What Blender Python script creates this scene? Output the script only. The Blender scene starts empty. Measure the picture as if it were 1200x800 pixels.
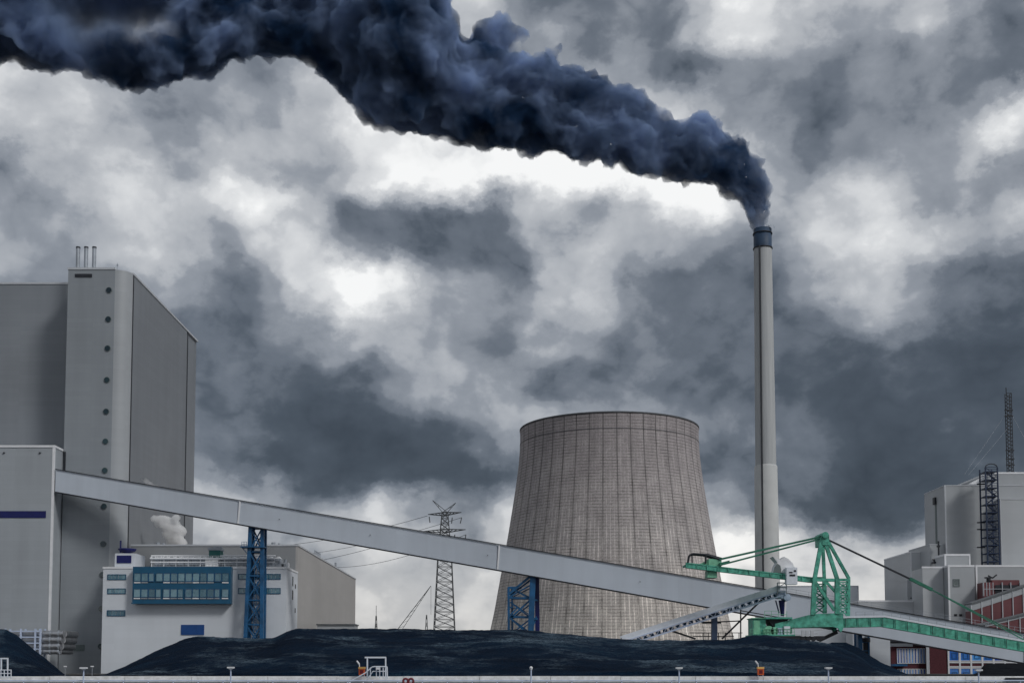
import bpy, math, random
from mathutils import Vector, noise
R = math.radians
random.seed(7)
scene = bpy.context.scene
col = scene.collection

# ------------------------------------------------------------------ camera
F, PITCH, CZ, PPY = 1400.0, R(3.8), 1.0, 692.0
cam = bpy.data.objects.new('camera', bpy.data.cameras.new('camera'))
col.objects.link(cam)
cam.location = (0, 0, CZ)
cam.rotation_euler = (R(90) + PITCH, 0, 0)
cam.data.sensor_width = 36
cam.data.lens = F / 1200 * 36
cam.data.shift_y = (PPY - 400) / 1200
cam.data.clip_start = .5
cam.data.clip_end = 30000
scene.camera = cam

def Z(py, D):
    v = (PPY - py) / F
    return CZ + D * (math.sin(PITCH) + v * math.cos(PITCH)) / (math.cos(PITCH) - v * math.sin(PITCH))
def X(px, D, py=700):
    v = (PPY - py) / F
    return D * ((px - 600) / F) / (math.cos(PITCH) - v * math.sin(PITCH))
def P(px, py, D):
    return Vector((X(px, D, py), D, Z(py, D)))

# ------------------------------------------------------------------ world: overcast sky
SUN_EL, SUN_AZ = 40, 132      # azimuth clockwise from +Y (view direction)
world = bpy.data.worlds.new('World'); scene.world = world
world.use_nodes = True
nt = world.node_tree; N = nt.nodes; L = nt.links
for n in list(N): N.remove(n)

def node(tree, t, **kw):
    n = tree.nodes.new(t)
    for k, v in kw.items(): setattr(n, k, v)
    return n
def math_(tree, op, a, b=None, c=None, clamp=False):
    n = tree.nodes.new('ShaderNodeMath'); n.operation = op; n.use_clamp = clamp
    for i, v in enumerate((a, b, c)):
        if v is None: continue
        if hasattr(v, 'is_linked') or hasattr(v, 'links'): tree.links.new(v, n.inputs[i])
        else: n.inputs[i].default_value = v
    return n.outputs[0]
def lin(c): 
    c /= 255.0
    return c / 12.92 if c <= .04045 else ((c + .055) / 1.055) ** 2.4

CLOUD = [  # brightness of the cloud deck, rows from high to low, columns from left to right
 [150,140,150,170,160,150,150,150,150,160,200,195,140,120,130,150,130,220,215,170,150,215,190,140,120],
 [170,160,180,210,200,160,150,150,160,170,190,190,150,160,110,180,110,210,190,140,125,175,150,130,105],
 [205,210,185,150,140,135,125,190,180,160,150,150,150,150,180,180,130, 80,160,125,105,130,120,120,115],
 [165,220,175,125,125,150,150,160,225,230,220,230,230,200,200,200,190,190,130,135,140,215,160,180,235],
 [125,140,205,205,195,185,190,160,200,235,240,235,250,255,255,255,255,240,190,165,120,105,110,150,130],
 [160,140,165,205,215,240,255,225,120,135,120,115,125,180,140,185,255,215,165,175,250,255,245,190,160],
 [180,165,160,170,210,120,170,210,150,130,115,115,125,185,185,165,165,150,150,175,190,200,125,130,125],
 [150,150,150,150,140,150,110,190,240,235,160,140,155,185,170,120,115,125,130,165,190,195,140,115,110],
 [120,120,120,115,110,130,130,130,170,165,155,150,130,170,150,115,115,110,110,115,150,180,120,100, 95],
 [120,120,120,120,125,140,115,110,115,120,135,155,160,120,125,150,115,105,130,110, 95, 90, 95,100,110],
 [130,130,130,130,135,125, 95, 90, 88, 88, 95,125,160,160,170,170,130,110,130,110, 95, 92, 95,100,105],
 [150,150,150,150,150,125,105, 90, 92, 95, 90, 95,125,130,130,130,125,115,105,130, 95, 88, 92, 95,100],
 [190,190,190,190,190,175,180,130,150,190,165,145,190,190,190,190,180,150,105, 95, 85, 82,100,110,120],
 [180,180,180,180,182,185,180,175,175,190,185,170,190,205,208,210,216,220,216,208,200,190,190,190,190],
 [185,185,185,185,185,185,185,185,188,188,190,190,198,203,210,214,218,218,214,212,206,200,198,198,198],
]
def cloud_at(px, py):
    gx = min(max(px / 50, 0), 23.999); gy = min(max(py / 50, 0), 13.999)
    i, j = int(gx), int(gy); a, b = gx - i, gy - j
    c = CLOUD
    return (c[j][i]*(1-a)+c[j][i+1]*a)*(1-b) + (c[j+1][i]*(1-a)+c[j+1][i+1]*a)*b

tc = node(nt, 'ShaderNodeTexCoord')
# billowy displacement of the direction
def noise_n(tree, vec, scale, detail=6, rough=.55, dist=0.0, typ=None, lac=2.0):
    n = tree.nodes.new('ShaderNodeTexNoise'); n.inputs['Scale'].default_value = scale
    n.inputs['Detail'].default_value = detail; n.inputs['Roughness'].default_value = rough
    n.inputs['Distortion'].default_value = dist; n.inputs['Lacunarity'].default_value = lac
    if typ: n.noise_type = typ
    if vec is not None: tree.links.new(vec, n.inputs['Vector'])
    return n
mp = node(nt, 'ShaderNodeMapping'); mp.inputs['Scale'].default_value = (1, 1, 1.3)
L.new(tc.outputs['Generated'], mp.inputs['Vector'])
def vm(op, a, b):
    n = nt.nodes.new('ShaderNodeVectorMath'); n.operation = op
    L.new(a, n.inputs[0])
    if op == 'SCALE': n.inputs['Scale'].default_value = b
    elif hasattr(b, 'links'): L.new(b, n.inputs[1])
    else: n.inputs[1].default_value = b
    return n.outputs[0]
w1 = noise_n(nt, mp.outputs[0], 9, 3, .5)
w2 = noise_n(nt, mp.outputs[0], 26, 7, .64)
o1 = vm('SCALE', vm('SUBTRACT', w1.outputs['Color'], (.5, .5, .5)), .075)
o2 = vm('SCALE', vm('SUBTRACT', w2.outputs['Color'], (.5, .5, .5)), .040)
dirw = vm('ADD', vm('ADD', tc.outputs['Generated'], o1), o2)
sep = node(nt, 'ShaderNodeSeparateXYZ'); L.new(dirw, sep.inputs[0])
az = math_(nt, 'ARCTAN2', sep.outputs[0], sep.outputs[1])
hyp = math_(nt, 'SQRT', math_(nt, 'ADD', math_(nt, 'MULTIPLY', sep.outputs[0], sep.outputs[0]), math_(nt, 'MULTIPLY', sep.outputs[1], sep.outputs[1])))
el = math_(nt, 'ARCTAN2', sep.outputs[2], hyp)
AZM = math.atan(600 / F)
az01 = math_(nt, 'PINGPONG', math_(nt, 'MULTIPLY_ADD', az, 1 / (2 * AZM), .5), 1.0)
val = None; prev_el = None
for j in range(15):
    e = math.atan2(Z(j * 50, 1.0) - CZ, 1.0)
    ramp = node(nt, 'ShaderNodeValToRGB'); cr = ramp.color_ramp; cr.interpolation = 'EASE'
    while len(cr.elements) < 25: cr.elements.new(.5)
    for i in range(25):
        f = i / 24; a = (f - .5) * 2 * AZM
        y = math.cos(a) * math.cos(e); x = math.sin(a) * math.cos(e); z = math.sin(e)
        # project the direction to find which clouds stand there
        fy = y * math.cos(PITCH) + z * math.sin(PITCH); up = -y * math.sin(PITCH) + z * math.cos(PITCH)
        v = cloud_at(600 + F * x / fy, PPY - F * up / fy) / 255
        cr.elements[i].position = f; cr.elements[i].color = (v, v, v, 1)
    L.new(az01, ramp.inputs[0])
    rv = ramp.outputs[0]
    if val is None: val = rv
    else:
        mr = node(nt, 'ShaderNodeMapRange'); mr.interpolation_type = 'SMOOTHSTEP'
        mr.inputs['From Min'].default_value = prev_el; mr.inputs['From Max'].default_value = e
        L.new(el, mr.inputs['Value'])
        mx = node(nt, 'ShaderNodeMix'); mx.data_type = 'FLOAT'
        L.new(mr.outputs[0], mx.inputs[0]); L.new(val, mx.inputs[2]); L.new(rv, mx.inputs[3])
        val = mx.outputs[0]
    prev_el = e
# finer cloud structure
d1 = noise_n(nt, mp.outputs[0], 13, 9, .57, .15)
d2 = noise_n(nt, mp.outputs[0], 5, 4, .5, .3)
val = math_(nt, 'MULTIPLY_ADD', math_(nt, 'SUBTRACT', d1.outputs[0], .5), .34, val)
val = math_(nt, 'MULTIPLY_ADD', math_(nt, 'SUBTRACT', d2.outputs[0], .5), .10, val)
bn = noise_n(nt, vm('ADD', mp.outputs[0], vm('SCALE', vm('SUBTRACT', w1.outputs['Color'], (.5, .5, .5)), .05)), 14, 4, .5)
bil = math_(nt, 'ABSOLUTE', math_(nt, 'MULTIPLY_ADD', bn.outputs[0], 2, -1))      # rounded lobes with sharp creases
val = math_(nt, 'MULTIPLY_ADD', math_(nt, 'SUBTRACT', bil, .17), .22, val)
val = math_(nt, 'MULTIPLY_ADD', math_(nt, 'SUBTRACT', val, .55), 1.22, .525)
# billowing cloud fronts: the brightness steps at crisp, lobed edges between the layers
na = noise_n(nt, mp.outputs[0], 20, 8, .5, .1)
cell = math_(nt, 'ABSOLUTE', math_(nt, 'MULTIPLY_ADD', noise_n(nt, mp.outputs[0], 11, 5, .5).outputs[0], 2, -1))
bsum = math_(nt, 'ADD', val, math_(nt, 'ADD', math_(nt, 'MULTIPLY', math_(nt, 'SUBTRACT', na.outputs[0], .5), .22), math_(nt, 'MULTIPLY', math_(nt, 'SUBTRACT', cell, .17), .25)))
lay = None
for t_ in (.36, .48, .60, .73, .87):
    q = node(nt, 'ShaderNodeMapRange'); q.interpolation_type = 'SMOOTHSTEP'; q.inputs['From Min'].default_value = t_ - .012; q.inputs['From Max'].default_value = t_ + .06
    q.inputs['To Max'].default_value = .125; L.new(bsum, q.inputs['Value'])
    lay = q.outputs[0] if lay is None else math_(nt, 'ADD', lay, q.outputs[0])
val = math_(nt, 'ADD', math_(nt, 'MULTIPLY', val, .66), math_(nt, 'MULTIPLY', math_(nt, 'ADD', lay, .275), .36))
tone = node(nt, 'ShaderNodeValToRGB'); cr = tone.color_ramp
stops = [(0.18, (52, 60, 70)), (0.33, (76, 85, 96)), (0.45, (106, 114, 125)), (.6, (148, 154, 163)), (.78, (200, 203, 207)), (.97, (250, 251, 251))]
while len(cr.elements) < len(stops): cr.elements.new(.5)
for e_, (p, c) in zip(cr.elements, stops):
    e_.position = p; e_.color = (lin(c[0]), lin(c[1]), lin(c[2]), 1)
L.new(val, tone.inputs[0])
# warmer air low over the horizon
wm = node(nt, 'ShaderNodeMapRange'); wm.inputs['From Min'].default_value = .03; wm.inputs['From Max'].default_value = .15
wm.inputs['To Min'].default_value = 1; wm.inputs['To Max'].default_value = 0
L.new(el, wm.inputs['Value'])
tint = node(nt, 'ShaderNodeMix'); tint.data_type = 'RGBA'; tint.blend_type = 'MULTIPLY'
L.new(math_(nt, 'MULTIPLY', wm.outputs[0], .9), tint.inputs[0]); L.new(tone.outputs[0], tint.inputs[6]); tint.inputs[7].default_value = (1.03, .985, .93, 1)
sky = node(nt, 'ShaderNodeTexSky'); sky.sky_type = 'NISHITA'; sky.sun_disc = False
sky.sun_elevation = R(SUN_EL); sky.sun_rotation = R(SUN_AZ)
b1 = node(nt, 'ShaderNodeBackground'); b1.inputs['Strength'].default_value = .06; L.new(sky.outputs[0], b1.inputs['Color'])
b2 = node(nt, 'ShaderNodeBackground'); b2.inputs['Strength'].default_value = 1.0; L.new(tint.outputs[2], b2.inputs['Color'])
mxs = node(nt, 'ShaderNodeMixShader'); mxs.inputs[0].default_value = .96
L.new(b1.outputs[0], mxs.inputs[1]); L.new(b2.outputs[0], mxs.inputs[2])
wo = node(nt, 'ShaderNodeOutputWorld'); L.new(mxs.outputs[0], wo.inputs['Surface'])

sun = bpy.data.lights.new('sun', 'SUN'); sun.energy = 1.5; sun.angle = R(12); sun.color = (1, .985, .965)
so = bpy.data.objects.new('sun', sun); col.objects.link(so)
sd = Vector((math.sin(R(SUN_AZ)) * math.cos(R(SUN_EL)), math.cos(R(SUN_AZ)) * math.cos(R(SUN_EL)), math.sin(R(SUN_EL))))
so.rotation_euler = sd.to_track_quat('Z', 'Y').to_euler()

scene.view_settings.view_transform = 'Standard'; scene.view_settings.look = 'None'
scene.view_settings.exposure = 0; scene.view_settings.gamma = 1
scene.render.engine = 'CYCLES'
cy = scene.cycles
cy.max_bounces = 8; cy.diffuse_bounces = 3; cy.glossy_bounces = 3; cy.volume_bounces = 5; cy.transparent_max_bounces = 16
cy.use_denoising = True; cy.volume_step_rate = .1; cy.volume_max_steps = 256
cy.use_adaptive_sampling = True; cy.adaptive_threshold = .02

# ------------------------------------------------------------------ materials
def M(name):
    m = bpy.data.materials.new(name); m.use_nodes = True
    return m, m.node_tree, m.node_tree.nodes['Principled BSDF']
def simple(name, c, rough=.6, metal=0.0, var=.18, scale=.6, spec=.4, bump=0):
    m, t, b = M(name)
    tcn = t.nodes.new('ShaderNodeTexCoord')
    n = noise_n(t, tcn.outputs['Object'], scale, 5, .6)
    r = t.nodes.new('ShaderNodeValToRGB')
    r.color_ramp.elements[0].position = .3; r.color_ramp.elements[1].position = .7
    r.color_ramp.elements[0].color = tuple(x * (1 - var) for x in c) + (1,)
    r.color_ramp.elements[1].color = tuple(min(1, x * (1 + var)) for x in c) + (1,)
    t.links.new(n.outputs[0], r.inputs[0]); t.links.new(r.outputs[0], b.inputs['Base Color'])
    b.inputs['Roughness'].default_value = rough; b.inputs['Metallic'].default_value = metal
    b.inputs['Specular IOR Level'].default_value = spec
    return m
def cladding(name, c, pw=6.0, ph=1.0, seam=.12, streak=.07, rough=.45, metal=0.0, stain=(.8, .82, .84)):
    """sheet metal cladding: fine horizontal panel joints, rain streaks, slow patches"""
    m, t, b = M(name)
    tcn = t.nodes.new('ShaderNodeTexCoord'); s = t.nodes.new('ShaderNodeSeparateXYZ')
    t.links.new(tcn.outputs['Object'], s.inputs[0])
    h = math_(t, 'ADD', s.outputs[0], s.outputs[1])
    cmb = t.nodes.new('ShaderNodeCombineXYZ'); t.links.new(h, cmb.inputs[0]); t.links.new(s.outputs[2], cmb.inputs[1])
    br = t.nodes.new('ShaderNodeTexBrick'); br.offset = 0; br.squash = 1
    br.inputs['Scale'].default_value = 1; br.inputs['Brick Width'].default_value = pw; br.inputs['Row Height'].default_value = ph
    br.inputs['Mortar Size'].default_value = .035; br.inputs['Mortar Smooth'].default_value = .3
    br.inputs['Color1'].default_value = (1, 1, 1, 1); br.inputs['Color2'].default_value = (.95, .95, .95, 1)
    br.inputs['Mortar'].default_value = (1 - seam,) * 3 + (1,)
    t.links.new(cmb.outputs[0], br.inputs['Vector'])
    mpn = t.nodes.new('ShaderNodeMapping'); mpn.inputs['Scale'].default_value = (.25, .25, .02)
    t.links.new(tcn.outputs['Object'], mpn.inputs[0])
    st = noise_n(t, mpn.outputs[0], 1.0, 6, .6)
    big = noise_n(t, tcn.outputs['Object'], .045, 4, .5)
    mr = t.nodes.new('ShaderNodeMapRange'); mr.inputs['From Min'].default_value = .35; mr.inputs['From Max'].default_value = .7
    mr.inputs['To Min'].default_value = 1; mr.inputs['To Max'].default_value = 1 - streak
    t.links.new(st.outputs[0], mr.inputs['Value'])
    mr2 = t.nodes.new('ShaderNodeMapRange'); mr2.inputs['From Min'].default_value = .3; mr2.inputs['From Max'].default_value = .7
    mr2.inputs['To Min'].default_value = 1.08; mr2.inputs['To Max'].default_value = .9
    t.links.new(big.outputs[0], mr2.inputs['Value'])
    f = math_(t, 'MULTIPLY', mr.outputs[0], mr2.outputs[0])
    mm = t.nodes.new('ShaderNodeVectorMath'); mm.operation = 'SCALE'; t.links.new(br.outputs[0], mm.inputs[0]); t.links.new(f, mm.inputs['Scale'])
    mc = t.nodes.new('ShaderNodeVectorMath'); mc.operation = 'MULTIPLY'; t.links.new(mm.outputs[0], mc.inputs[0]); mc.inputs[1].default_value = c
    t.links.new(mc.outputs[0], b.inputs['Base Color'])
    b.inputs['Roughness'].default_value = rough; b.inputs['Metallic'].default_value = metal
    return m

MAT = {}
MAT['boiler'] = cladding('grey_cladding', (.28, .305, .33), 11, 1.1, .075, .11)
MAT['boiler_side'] = cladding('shaded_side_cladding', (.205, .22, .24), 11, 1.1, .075, .11)  # the front cladding again, darkened to paint shade on the side wall
MAT['office'] = cladding('light_cladding', (.64, .675, .72), 9, 1.4, .03, .05)
MAT['hall'] = cladding('hall_cladding', (.43, .415, .40), 8, 1.3, .04, .06)
MAT['hall_dark'] = cladding('hall_front_cladding', (.27, .28, .29), 8, 1.3, .04, .06)
MAT['gallery'] = cladding('gallery_cladding', (.60, .655, .73), 5.5, 8, .06, .09)
MAT['right'] = cladding('right_cladding', (.40, .42, .44), 8, 1.3, .03, .06)
MAT['right_light'] = cladding('right_light_cladding', (.48, .50, .52), 8, 1.3, .03, .06)
MAT['trim'] = simple('white_trim', (.75, .76, .78), .5, var=.06)
MAT['trim_grey'] = simple('grey_trim', (.5, .52, .55), .5, var=.06)
MAT['navy'] = simple('navy_panel', (.008, .012, .10), .4, var=.2)
MAT['bay'] = simple('petrol_blue_panel', (.010, .085, .165), .35, var=.12)
MAT['blue_panel'] = simple('blue_panel', (.01, .06, .22), .4, var=.15)
MAT['steel_blue'] = simple('blue_painted_steel', (.012, .085, .20), .45, var=.35, scale=.5)
MAT['green'] = simple('green_painted_steel', (.085, .36, .265), .5, var=.5, scale=1.1)
MAT['green_dark'] = simple('dark_green_steel', (.03, .17, .11), .5, var=.4, scale=.5)
MAT['green_pale'] = simple('faded_green_paint', (.20, .50, .33), .5, var=.25, scale=.8)
MAT['dark'] = simple('dark_metal', (.02, .023, .03), .5, var=.3)
MAT['rail'] = simple('galvanised_steel', (.35, .38, .42), .5, .3, var=.2)
MAT['white_metal'] = simple('white_painted_metal', (.72, .76, .82), .45, var=.08, scale=2)
MAT['pipe'] = simple('silver_pipe', (.42, .43, .45), .3, .85, var=.2, scale=1.2)
MAT['pylon'] = simple('pylon_steel', (.09, .095, .10), .6, .2, var=.2)
MAT['red_clad'] = cladding('red_cladding', (.17, .055, .062), 5, 2.2, .25, .3)
MAT['brick'] = simple('dark_red_brick', (.085, .02, .028), .8, var=.3, scale=3)
MAT['roof'] = simple('roof_sheet', (.13, .14, .15), .6)
MAT['concrete'] = simple('weathered_concrete', (.90, .90, .87), .85, var=.22, scale=2.2)
MAT['quay_face'] = simple('wet_quay_face', (.015, .04, .09), .4, var=.4, scale=.8)
MAT['orange'] = simple('orange_plastic', (.75, .13, .03), .5, var=.15)
MAT['yellow'] = simple('yellow_plastic', (.85, .5, .15), .5, var=.1)
MAT['red'] = simple('red_plastic', (.16, .012, .02), .5, var=.2, scale=3)
MAT['white_blue'] = simple('pale_blue_steel', (.50, .58, .74), .45, var=.15, scale=.8)
MAT['louvre'] = simple('grey_louvre', (.14, .17, .17), .6, var=.1)
MAT['teal'] = simple('teal_housing', (.02, .13, .12), .5, var=.2)
MAT['asphalt'] = simple('yard_surface', (.06, .06, .06), .9, var=.3, scale=.3)

def glass(name, a, b_):
    m, t, b = M(name)
    oi = t.nodes.new('ShaderNodeTexCoord')
    n = noise_n(t, oi.outputs['Object'], 1.3, 2, .5)
    r = t.nodes.new('ShaderNodeValToRGB'); r.color_ramp.interpolation = 'CONSTANT'
    r.color_ramp.elements[0].color = a + (1,); r.color_ramp.elements[1].position = .55; r.color_ramp.elements[1].color = b_ + (1,)
    ob = t.nodes.new('ShaderNodeObjectInfo')
    s = math_(t, 'ADD', math_(t, 'MULTIPLY', ob.outputs['Random'], .7), math_(t, 'MULTIPLY', n.outputs[0], .5))
    r.color_ramp.interpolation = 'LINEAR'; r.color_ramp.elements[0].position = .3; r.color_ramp.elements[1].position = .9
    t.links.new(s, r.inputs[0]); t.links.new(r.outputs[0], b.inputs['Base Color'])
    b.inputs['Roughness'].default_value = .08; b.inputs['Specular IOR Level'].default_value = .8
    return m
MAT['glass_teal'] = glass('teal_glass', (.02, .10, .15), (.16, .30, .36))
MAT['glass_blue'] = glass('blue_glass', (.012, .07, .42), (.10, .38, .85))
MAT['glass_dark'] = glass('dark_glass', (.01, .02, .03), (.04, .07, .08))

def tower_mat(R0):
    m, t, b = M('cooling_tower_concrete')
    tcn = t.nodes.new('ShaderNodeTexCoord'); s = t.nodes.new('ShaderNodeSeparateXYZ')
    t.links.new(tcn.outputs['Object'], s.inputs[0])
    ang = math_(t, 'MULTIPLY', math_(t, 'ARCTAN2', s.outputs[1], s.outputs[0]), R0)
    wob = noise_n(t, tcn.outputs['Object'], .25, 2, .5)
    cmb = t.nodes.new('ShaderNodeCombineXYZ')
    t.links.new(ang, cmb.inputs[0]); t.links.new(math_(t, 'MULTIPLY_ADD', wob.outputs[0], .5, s.outputs[2]), cmb.inputs[1])
    def brick(w, h, mort, smooth=.2):
        br = t.nodes.new('ShaderNodeTexBrick'); br.offset = 0
        br.inputs['Scale'].default_value = 1; br.inputs['Brick Width'].default_value = w; br.inputs['Row Height'].default_value = h
        br.inputs['Mortar Size'].default_value = mort; br.inputs['Mortar Smooth'].default_value = smooth
        br.inputs['Color1'].default_value = (.93, .93, .93, 1); br.inputs['Color2'].default_value = (1.0, 1.0, 1.0, 1)
        br.inputs['Mortar'].default_value = (0, 0, 0, 1)
        t.links.new(cmb.outputs[0], br.inputs['Vector'])
        return br
    C = 2 * math.pi * R0
    rows = brick(1000, 2.0, .22)
    ribs = brick(C / 44, 1000, .42)
    fine = brick(C / 176, 1000, .24)
    patch = noise_n(t, tcn.outputs['Object'], .05, 5, .6)
    patch2 = noise_n(t, tcn.outputs['Object'], .11, 4, .65, .5)
    mpn = t.nodes.new('ShaderNodeMapping'); mpn.inputs['Scale'].default_value = (.35, .35, .018)
    t.links.new(tcn.outputs['Object'], mpn.inputs[0])
    st = noise_n(t, mpn.outputs[0], 1, 6, .65)
    grain = noise_n(t, tcn.outputs['Object'], 1.1, 5, .75)
    def mr(v, a, b_, c, d):
        n = t.nodes.new('ShaderNodeMapRange'); t.links.new(v, n.inputs['Value'])
        for k, x in zip(('From Min', 'From Max', 'To Min', 'To Max'), (a, b_, c, d)): n.inputs[k].default_value = x
        return n.outputs[0]
    inv = lambda v: math_(t, 'SUBTRACT', 1, v)
    rowd = math_(t, 'MULTIPLY', rows.outputs['Fac'], mr(patch2.outputs[0], .35, .65, .12, .65))
    ribd = math_(t, 'MULTIPLY', ribs.outputs['Fac'], mr(patch.outputs[0], .3, .7, .8, .35))
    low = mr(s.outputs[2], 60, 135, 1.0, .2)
    lightv = math_(t, 'MULTIPLY', math_(t, 'MULTIPLY', fine.outputs['Fac'], low), mr(patch2.outputs[0], .38, .62, 1.0, .1))
    f = math_(t, 'MULTIPLY', inv(rowd), inv(ribd))
    f = math_(t, 'ADD', f, math_(t, 'MULTIPLY', lightv, .85))
    f = math_(t, 'MULTIPLY', f, mr(st.outputs[0], .3, .7, 1.14, .82))
    f = math_(t, 'MULTIPLY', f, mr(patch.outputs[0], .3, .7, 1.1, .85))
    f = math_(t, 'MULTIPLY', f, mr(grain.outputs[0], .3, .7, .68, 1.32))
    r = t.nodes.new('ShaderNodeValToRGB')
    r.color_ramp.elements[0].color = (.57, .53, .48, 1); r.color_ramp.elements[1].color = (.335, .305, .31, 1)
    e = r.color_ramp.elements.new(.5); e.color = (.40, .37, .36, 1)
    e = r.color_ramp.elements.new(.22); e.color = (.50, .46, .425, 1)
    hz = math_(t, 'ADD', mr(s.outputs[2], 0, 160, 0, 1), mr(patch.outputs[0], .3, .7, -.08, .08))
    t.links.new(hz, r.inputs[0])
    mm = t.nodes.new('ShaderNodeVectorMath'); mm.operation = 'SCALE'; t.links.new(r.outputs[0], mm.inputs[0]); t.links.new(f, mm.inputs['Scale'])
    t.links.new(mm.outputs[0], b.inputs['Base Color']); b.inputs['Roughness'].default_value = .9
    bp = t.nodes.new('ShaderNodeBump'); bp.inputs['Strength'].default_value = .5; bp.inputs['Distance'].default_value = .5
    t.links.new(inv(ribs.outputs['Fac']), bp.inputs['Height']); t.links.new(bp.outputs[0], b.inputs['Normal'])
    return m
def coal_mat():
    m, t, b = M('coal')
    tcn = t.nodes.new('ShaderNodeTexCoord')
    mpn = t.nodes.new('ShaderNodeMapping'); mpn.inputs['Scale'].default_value = (.35, .8, 1.2)
    t.links.new(tcn.outputs['Object'], mpn.inputs[0])
    n1 = noise_n(t, mpn.outputs[0], .13, 7, .62, .3)
    n2 = noise_n(t, tcn.outputs['Object'], 4.5, 4, .8)
    r = t.nodes.new('ShaderNodeValToRGB'); cr = r.color_ramp
    cr.elements[0].position = .36; cr.elements[0].color = (.0015, .004, .012, 1)
    cr.elements[1].position = .70; cr.elements[1].color = (.035, .09, .14, 1)
    e = cr.elements.new(.55); e.color = (.005, .021, .050, 1)
    v = math_(t, 'ADD', math_(t, 'MULTIPLY', n1.outputs[0], .5), math_(t, 'MULTIPLY', n2.outputs[0], .5))
    t.links.new(v, r.inputs[0])
    # pale trodden dust on the flat benches, doubling as painted highlights on upward faces
    ge = t.nodes.new('ShaderNodeNewGeometry'); sn = t.nodes.new('ShaderNodeSeparateXYZ'); t.links.new(ge.outputs['Normal'], sn.inputs[0])
    n3 = noise_n(t, tcn.outputs['Object'], .12, 8, .62)
    mrr = t.nodes.new('ShaderNodeMapRange'); mrr.inputs['From Min'].default_value = .48; mrr.inputs['From Max'].default_value = .64; t.links.new(n3.outputs[0], mrr.inputs['Value'])
    mrz = t.nodes.new('ShaderNodeMapRange'); mrz.inputs['From Min'].default_value = .955; mrz.inputs['From Max'].default_value = .995; t.links.new(sn.outputs[2], mrz.inputs['Value'])
    mxx = t.nodes.new('ShaderNodeMix'); mxx.data_type = 'RGBA'; gr_ = t.nodes.new('ShaderNodeMapRange'); gr_.inputs['From Min'].default_value = .42; gr_.inputs['From Max'].default_value = .62; t.links.new(noise_n(t, tcn.outputs['Object'], 2.2, 5, .8).outputs[0], gr_.inputs['Value'])
    t.links.new(math_(t, 'MULTIPLY', gr_.outputs[0], math_(t, 'MULTIPLY', mrr.outputs[0], mrz.outputs[0])), mxx.inputs[0])
    t.links.new(r.outputs[0], mxx.inputs[6]); mxx.inputs[7].default_value = (.24, .34, .42, 1)
    t.links.new(mxx.outputs[2], b.inputs['Base Color'])
    b.inputs['Roughness'].default_value = .85; b.inputs['Specular IOR Level'].default_value = .06
    bp = t.nodes.new('ShaderNodeBump'); bp.inputs['Strength'].default_value = 1; bp.inputs['Distance'].default_value = .6
    t.links.new(n2.outputs[0], bp.inputs['Height']); t.links.new(bp.outputs[0], b.inputs['Normal'])
    return m
def dark_smoke_mat():
    m = bpy.data.materials.new('dark_smoke'); m.use_nodes = True; t = m.node_tree
    for n in list(t.nodes): t.nodes.remove(n)
    tcn = t.nodes.new('ShaderNodeTexCoord')
    n1 = noise_n(t, tcn.outputs['Object'], .028, 4, .6, .6)
    r = t.nodes.new('ShaderNodeValToRGB'); cr = r.color_ramp
    cr.elements[0].position = .38; cr.elements[0].color = (.045, .10, .21, 1)
    cr.elements[1].position = .64; cr.elements[1].color = (.48, .61, .84, 1)
    t.links.new(n1.outputs[0], r.inputs[0])
    v = t.nodes.new('ShaderNodeVolumePrincipled'); t.links.new(r.outputs[0], v.inputs['Color'])
    # the drifting tail is worn thin in two places
    sp = t.nodes.new('ShaderNodeSeparateXYZ'); n4 = noise_n(t, tcn.outputs['Object'], .05, 4, .6)
    wv = t.nodes.new('ShaderNodeVectorMath'); wv.operation = 'MULTIPLY_ADD'; t.links.new(n4.outputs['Color'], wv.inputs[0]); wv.inputs[1].default_value = (30, 0, 30); t.links.new(tcn.outputs['Object'], wv.inputs[2]); t.links.new(wv.outputs[0], sp.inputs[0])
    dens = None
    for (hx, hy, rr0) in ((134, 30, 22), (186, 42, 14)):
        c_ = P(hx, hy, 620.0) - P(893, 262, 620.0) + Vector((15, 0, 15))
        dx = math_(t, 'MULTIPLY', math_(t, 'SUBTRACT', sp.outputs[0], c_.x), .75); dz_ = math_(t, 'SUBTRACT', sp.outputs[2], c_.z)
        dd = math_(t, 'SQRT', math_(t, 'ADD', math_(t, 'MULTIPLY', dx, dx), math_(t, 'MULTIPLY', dz_, dz_)))
        q_ = t.nodes.new('ShaderNodeMapRange'); q_.interpolation_type = 'SMOOTHSTEP'; t.links.new(dd, q_.inputs['Value'])
        q_.inputs['From Min'].default_value = 5; q_.inputs['From Max'].default_value = rr0 * 1.5; q_.inputs['To Min'].default_value = .03; q_.inputs['To Max'].default_value = 1
        dens = q_.outputs[0] if dens is None else math_(t, 'MULTIPLY', dens, q_.outputs[0])
    t.links.new(math_(t, 'MULTIPLY', math_(t, 'POWER', dens, 2.2), .27), v.inputs['Density'])
    o = t.nodes.new('ShaderNodeOutputMaterial'); t.links.new(v.outputs[0], o.inputs['Volume'])
    return m
def smoke_mat(name, c, dens, aniso=0.0):
    m = bpy.data.materials.new(name); m.use_nodes = True; t = m.node_tree
    for n in list(t.nodes): t.nodes.remove(n)
    v = t.nodes.new('ShaderNodeVolumePrincipled'); v.inputs['Color'].default_value = c + (1,)
    v.inputs['Density'].default_value = dens; v.inputs['Anisotropy'].default_value = aniso
    o = t.nodes.new('ShaderNodeOutputMaterial'); t.links.new(v.outputs[0], o.inputs['Volume'])
    return m
MAT['coal'] = coal_mat()

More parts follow.
